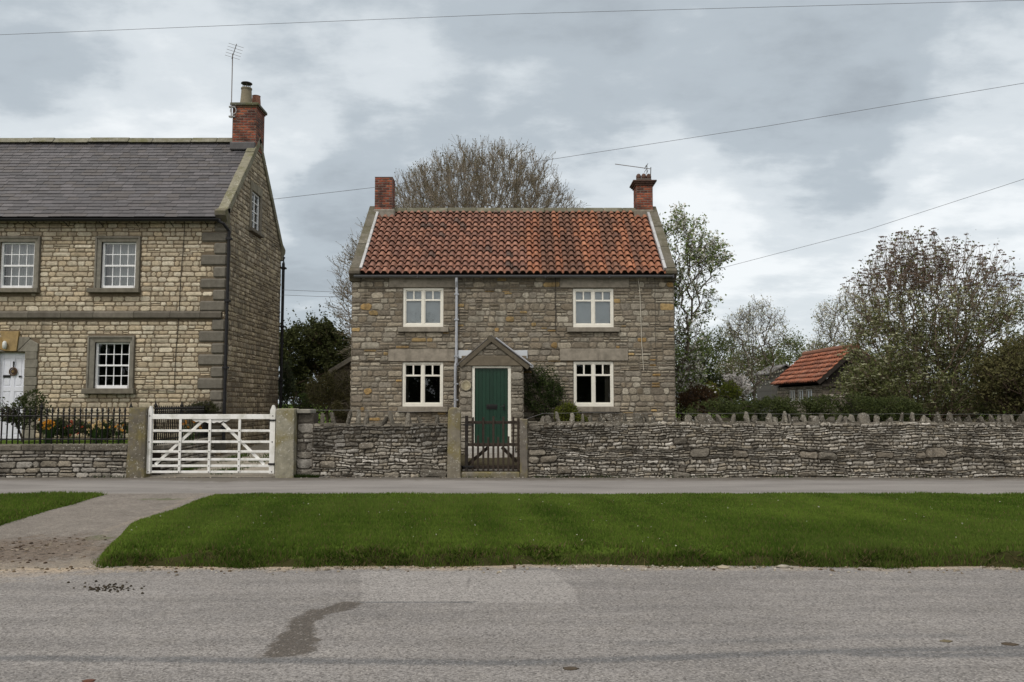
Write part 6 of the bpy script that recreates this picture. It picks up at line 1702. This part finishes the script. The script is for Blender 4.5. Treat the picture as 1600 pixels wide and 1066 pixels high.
for a, b, c_, d_ in wv_:
    m = MB(); X = wxa - .02
    for y_ in (a, (a + b) / 2 - .03, b - .06): m.box(X, X + .06, y_, y_ + .06, c_, d_, (.36, .35, .31))
    for z_ in (c_, d_ - .05): m.box(X + .003, X + .057, a, b, z_, z_ + .05, (.36, .35, .31))
    o = m.build('window', M['old_paint'], sh); m = MB(); m.poly([(X + .03, a, c_), (X + .03, b, c_), (X + .03, b, d_), (X + .03, a, d_)]); m.build('pane', M['glass'], o)
# boarded gable and doors
m = MB(); k = 14; x0, x1 = SXa + .14, SXb - .14
for i in range(k):
    a, b = x0 + (x1 - x0) * i / k, x0 + (x1 - x0) * (i + 1) / k
    zf = lambda x: zw + (1 - abs(x - SXr) / (SXr - x0)) * (szr - zw - .1)
    m.prism([(a + .004, SY0 + .03, zw + .005), (b - .004, SY0 + .03, zw + .005), (b - .004, SY0 + .03, zf(b) + .005), (a + .004, SY0 + .03, zf(a) + .005)], (0, .04, 0), GC(rd, (.022, .017, .014), .3))
m.build('gable_boarding', M['wood'], sh)
m = MB(); m.box(x0, x1, SY0 - .02, SY0 + .025, zw - .05, zw + .03, (.05, .042, .035)); m.build('tie_beam', M['wood'], sh)
m = MB()
for i in range(9): a = SXa + .97 + i * .17; m.box(a, a + .162, SY0 + .06, SY0 + .1, .4, zw - .06, GC(rd, (.022, .016, .014), .3))
m.build('door', M['wood'], sh)
def col_shed(r, u, v): return GC(r, r.choice([(.31, .115, .066), (.27, .10, .06), (.34, .135, .08), (.22, .088, .056), (.28, .13, .088)]), .16)
# the shed roof runs front to back: build the slopes along x, then swap the axes
rfm = MB()
for sgn in (1, -1):
    t_ = pantiles('roof', 0, SY1 - SY0 + .15, 0, sze, SXr - SXa, szr, 22, 7, rd, col_shed, None, None, seg=6, amp=.03)
    b = len(rfm.v)
    rfm.v += [((SXa + y if sgn > 0 else SXb - y), SY0 - .08 + x, z) for x, y, z in t_.v]; rfm.f += [[i + b for i in f] for f in t_.f]; rfm.c += t_.c; rfm.m += t_.m
for xa in (SXa + .05, SXb - .05): rfm.poly([(xa, SY0 - .05, sze - .05), (xa, SY1, sze - .05), (SXr, SY1, szr - .05), (SXr, SY0 - .05, szr - .05)], (.04, .03, .025), 1)
rr_ = rfm.build('roof', [M['pantile'], M['dark']], sh, smooth=True)
m = MB(); m.tube([(SXr, SY0 - .1, szr + .02), (SXr, SY1 + .05, szr + .02)], .11, 10, (.20, .09, .055)); m.build('ridge', M['pantile'], rr_)
m = MB()
for xa in (SXa, SXb): m.bar((xa, SY0 - .07, sze - .06), (SXr, SY0 - .07, szr - .06), .13, .03, (.03, .024, .02))
m.build('bargeboard', M['wood'], sh)
# small grey shed further back
gY = 40.; gs_ = gY / F; a, b = at(1206, 600, gY), at(1236, 600, gY); ap = at(1217, 571, gY)
g = empty('timber_shed', (ap.x, gY, .45), 'small grey timber shed with low pitched roof behind the red shed', 'shed')
m = MB(); k = 9; ze_ = at(800, 582, gY).z
for i in range(k):
    z0, z1 = .45 + (ze_ - .45) * i / k, .45 + (ze_ - .45) * (i + 1) / k; m.box(a.x, b.x + .4, gY - .02 * (i % 2) * 0, gY + 2.5, z0, z1 - .012, GC(rd, (.10, .096, .088), .15))
m.prism([(a.x, gY, ze_), (b.x + .4, gY, ze_), ((a.x + b.x + .4) / 2, gY, ap.z - .05)], (0, 2.5, 0), (.09, .087, .08)); m.build('wall', M['wood'], g)
m = MB(); mx_ = (a.x + b.x + .4) / 2
for s in (-1, 1):
    e_ = (a.x - .12) if s < 0 else b.x + .52; A = Vector((e_, gY - .15, ze_ - .1)); B_ = Vector((mx_, gY - .15, ap.z)); m.prism([A, B_, B_ + Vector((0, 0, .06)), A + Vector((0, 0, .06))], (0, 2.8, 0), (.11, .10, .095))
m.build('roof', M['slate'], g)
m = MB(); m.box(a.x + .25, a.x + .75, gY - .03, gY + .01, ze_ - .75, ze_ - .15, (.05, .05, .05)); m.build('window', M['black_metal'], g)
# lean-to wall left of the cottage
oY = 27.; a, b = at(521, 581, oY), at(560, 556, oY)
ou = empty('outhouse', (b.x, oY, .4), 'dark stone outhouse with sloping coping behind the cottage left corner', 'outhouse')
m = MB(); m.prism([(a.x, oY, .3), (b.x + .5, oY, .3), (b.x + .5, oY, b.z + .3), (a.x, oY, a.z)], (0, 2.2, 0), (.07, .06, .045), 1)
for q in courses(rd, a.x, b.x + .5, .4, b.z + .1, [], (.1, .18), (.16, .4), .2, lambda v: (a.x + max(0, (v - a.z) / (b.z - a.z)) * (b.x - a.x), b.x + .5)): stone(m, (0, oY, 0), U, V, NF, *q, rd.uniform(.01, .02), GC(rd, (.10, .085, .065), .25), rd, 0, .006)
m.build('wall', [M['cottage_stone'], M['cottage_stone']], ou)
m = MB(); m.bar((a.x - .12, oY, a.z - .02), (b.x + .5, oY, b.z + .33), .14, .3, (.16, .15, .125)); m.build('coping', M['dressed_stone'], ou, bevel=.01)

# trees across the road and an unseen hedge added to darken reflections, behind the viewpoint (mirrored in the window panes)
rg = np.random.RandomState(71)
HL = ['far left, beyond the tall house', 'opposite the tall stone house', 'opposite the white gate', 'opposite the green door', 'opposite the long drystone wall', 'opposite the large shrub', 'far right, beyond the large shrub']
for i, x in enumerate((-31.5, -21, -10.5, 0, 10.5, 21, 31.5)):
    bush('added_hedge', 'tall unseen hedge across the road, added to darken window reflections, ' + HL[i], [((x, -22, 2.9), (5.8, 1.4, 4.1), 1)], 13000, .46, ((.02, .03, .012), (.06, .08, .03)), rg, (x, -22, -.2), .2, 'hedge', .6, (.06, .05, .04), .6, 40)
    rt = tree('roadside_tree', (x + 3, -27, -.2), 'bare tree across the road ' + HL[i])
    pts = ellipsoid(rg, 260, (x + 3, -27, 6.5 + i % 2), (2.6, 2.2, 3.2), .3, 2.5, .2, i); woody('trunk', rt, pts, [(x + 3, -27, -.2), (x + 3, -27, 2.6)], .4, .02, .45, rg, (.06, .05, .04), 2, (.3, .8), .3, .3, 3)

# ------------------------------------------------------------------ small things on the ground
rd = random.Random(77)
def pebble(name, px, py, z, s, col, lab, cat, sq=.55):
    p = gnd(px, py, z); mb = MB(); n = 8
    for k, (rr, zz) in enumerate(((.9, 0), (1.0, .35), (.7, .8))):
        mb.v += [(p.x + s * rr * math.cos(2 * math.pi * i / n) * rd.uniform(.55, 1.15), p.y + s * .7 * rr * math.sin(2 * math.pi * i / n) * rd.uniform(.75, 1.1), z + s * sq * zz * rd.uniform(.6, 1.2)) for i in range(n)]
    for k in range(2):
        for i in range(n): mb.f.append([k * n + i, k * n + (i + 1) % n, (k + 1) * n + (i + 1) % n, (k + 1) * n + i]); mb.c.append(col); mb.m.append(0)
    mb.f.append([2 * n + i for i in range(n)]); mb.c.append(col); mb.m.append(0)
    tag(mb.build(name, M['dressed_stone'], None, True), lab, cat)


pebble('loose_stone', 1130, 888, .0, .09, (.33, .29, .22), 'flat pale stone left of the other at the foot of the verge', 'stone', .35)
pebble('loose_stone', 1224, 887, .0, .085, (.36, .33, .28), 'flat pale stone right of the other at the foot of the verge', 'stone', .35)
pebble('loose_stone', 1541, 814, .13, .05, (.55, .50, .40), 'small pale stone lying on the grass far right', 'stone', .7)
pebble('dead_leaf', 140, 1064, .0, .045, (.10, .04, .025), 'dark red leaf at the bottom edge of the road', 'leaf', .12)
pebble('dung_lump', 891, 1045, .0, .055, (.06, .045, .03), 'flattened brown lump on the road right of centre', 'dung', .12)
pebble('dung_lump', 1578, 1007, .0, .06, (.06, .045, .03), 'flattened brown lump on the road at far right', 'dung', .12)
pebble('dung_lump', 1478, 1002, .0, .05, (.12, .10, .06), 'pale brown lump on the road left of the far right one', 'dung', .12)
mb = MB()
for k in range(80):
    px, py = 168 + rd.gauss(0, 24), 919 + rd.gauss(0, 4); p = gnd(px, py); s = rd.uniform(.006, .015); mb.lathe((p.x, p.y, -.002), [(s * .8, 0), (s, s * .5), (s * .5, s * 1.1)], 6, GC(rd, (.05, .042, .03), .3))
tag(mb.build('droppings', M['soil'], None, True), 'scatter of small dark droppings on the road at left', 'droppings', kind='stuff')
n = 260; rs = np.random.RandomState(19); y = rs.uniform(8.6, YB - .1, n); x = xr(y) + rs.uniform(.2, 17, n); z = hv_main(x, y) + .035
tag(leaves('fallen_petals', None, np.stack([x, y, z], -1), .022, np.where((rs.rand(n) < .55)[:, None], np.array([.5, .48, .40]), np.array([.14, .09, .04])), rs, 'petal', .7, .5), 'small pale petals and dead leaves scattered over the wide verge', 'litter', kind='stuff')
# gravel and litter at the road edge and the foot of the walls
mb = MB()
for k in range(900):
    if k < 520: x = rd.uniform(-7.5, 7); y = float(yfront(x)) - abs(rd.gauss(0, .13)) - .0; z = 0
    else: x = rd.uniform(-9, 12); y = YW - .05 - abs(rd.gauss(0, .08)); z = ZP
    s = rd.uniform(.006, .02); mb.lathe((x, y, z - .003), [(s * .9, 0), (s, s * .5), (s * .5, s)], 5, GC(rd, rd.choice([(.30, .26, .20), (.22, .19, .15), (.40, .37, .32), (.12, .09, .06)]), .2))
tag(mb.build('edge_gravel', M['soil'], None, True), 'loose grit and crumbs along the verge edge and wall foot', 'grit', kind='stuff')
mb = MB()
for k in range(330):
    a_, q_ = rd.uniform(0, 6.28), abs(rd.gauss(0, .55)); x = -5.4 + 1.5 * q_ * math.cos(a_); y = 9.25 + 1.1 * q_ * math.sin(a_)
    if not (float(xl(y)) + .1 < x < float(xr(y)) - .05) or y < 8.5: continue
    s = rd.uniform(.006, .022); z = float(zd(y)); mb.lathe((x, y, z - .004), [(s * 1.1, 0), (s, s * .35), (s * .5, s * .7)], 6, GC(rd, rd.choice([(.075, .055, .04), (.05, .036, .026), (.22, .19, .15), (.11, .085, .06)]), .25))
tag(mb.build('mud_clods', M['soil'], None, True), 'broken mud clods and stones over the middle of the driveway', 'mud', kind='stuff')
rs = np.random.RandomState(33); n = 2600; y = np.concatenate([rs.uniform(YW + .6, 23, 1300), rs.uniform(YW + .3, 24, 1300)]); x = np.concatenate([rx0[0] + .12 + np.abs(rs.normal(0, .12, 1300)) + (y[:1300] - YW) * .04, -6.35 + rs.normal(0, .16, 1300)])
z = np.interp(y, [YW, YW + 2, 30], [ZP + .004, ZP + .05, .55]); kk = fbm(x * 2, y * 2, 71) > -.1
tag(blades('drive_weeds', np.stack([x, y, z], -1)[kk], .04 + .07 * rs.rand(int(kk.sum())), rs, jitter_cols(rs, int(kk.sum()), (.03, .055, .012), (.09, .13, .03)), 1.0, .009), 'weeds and moss growing along the gravel drive behind the white gate', 'weeds', kind='stuff')
# weeds at the foot of the walls
n = 2600; rs = np.random.RandomState(9); x = np.concatenate([rs.uniform(wx(455), wx(500), 900), rs.uniform(-9, 12, 1700)]); y = YW - .03 - np.abs(rs.normal(0, .035, n)); keep = (fbm(x * 3, y, 4) > .15) & ~((x > wx(232)) & (x < wx(430))) | (np.arange(n) < 900)
x, y = x[keep], y[keep]; k = len(x)
tag(blades('wall_weeds', np.stack([x, y, np.full(k, ZP)], -1), .03 + .06 * rs.rand(k), rs, jitter_cols(rs, k, (.02, .035, .01), (.06, .09, .025)), .9, .006), 'weeds and grass tufts growing at the foot of the walls', 'weeds', kind='stuff')
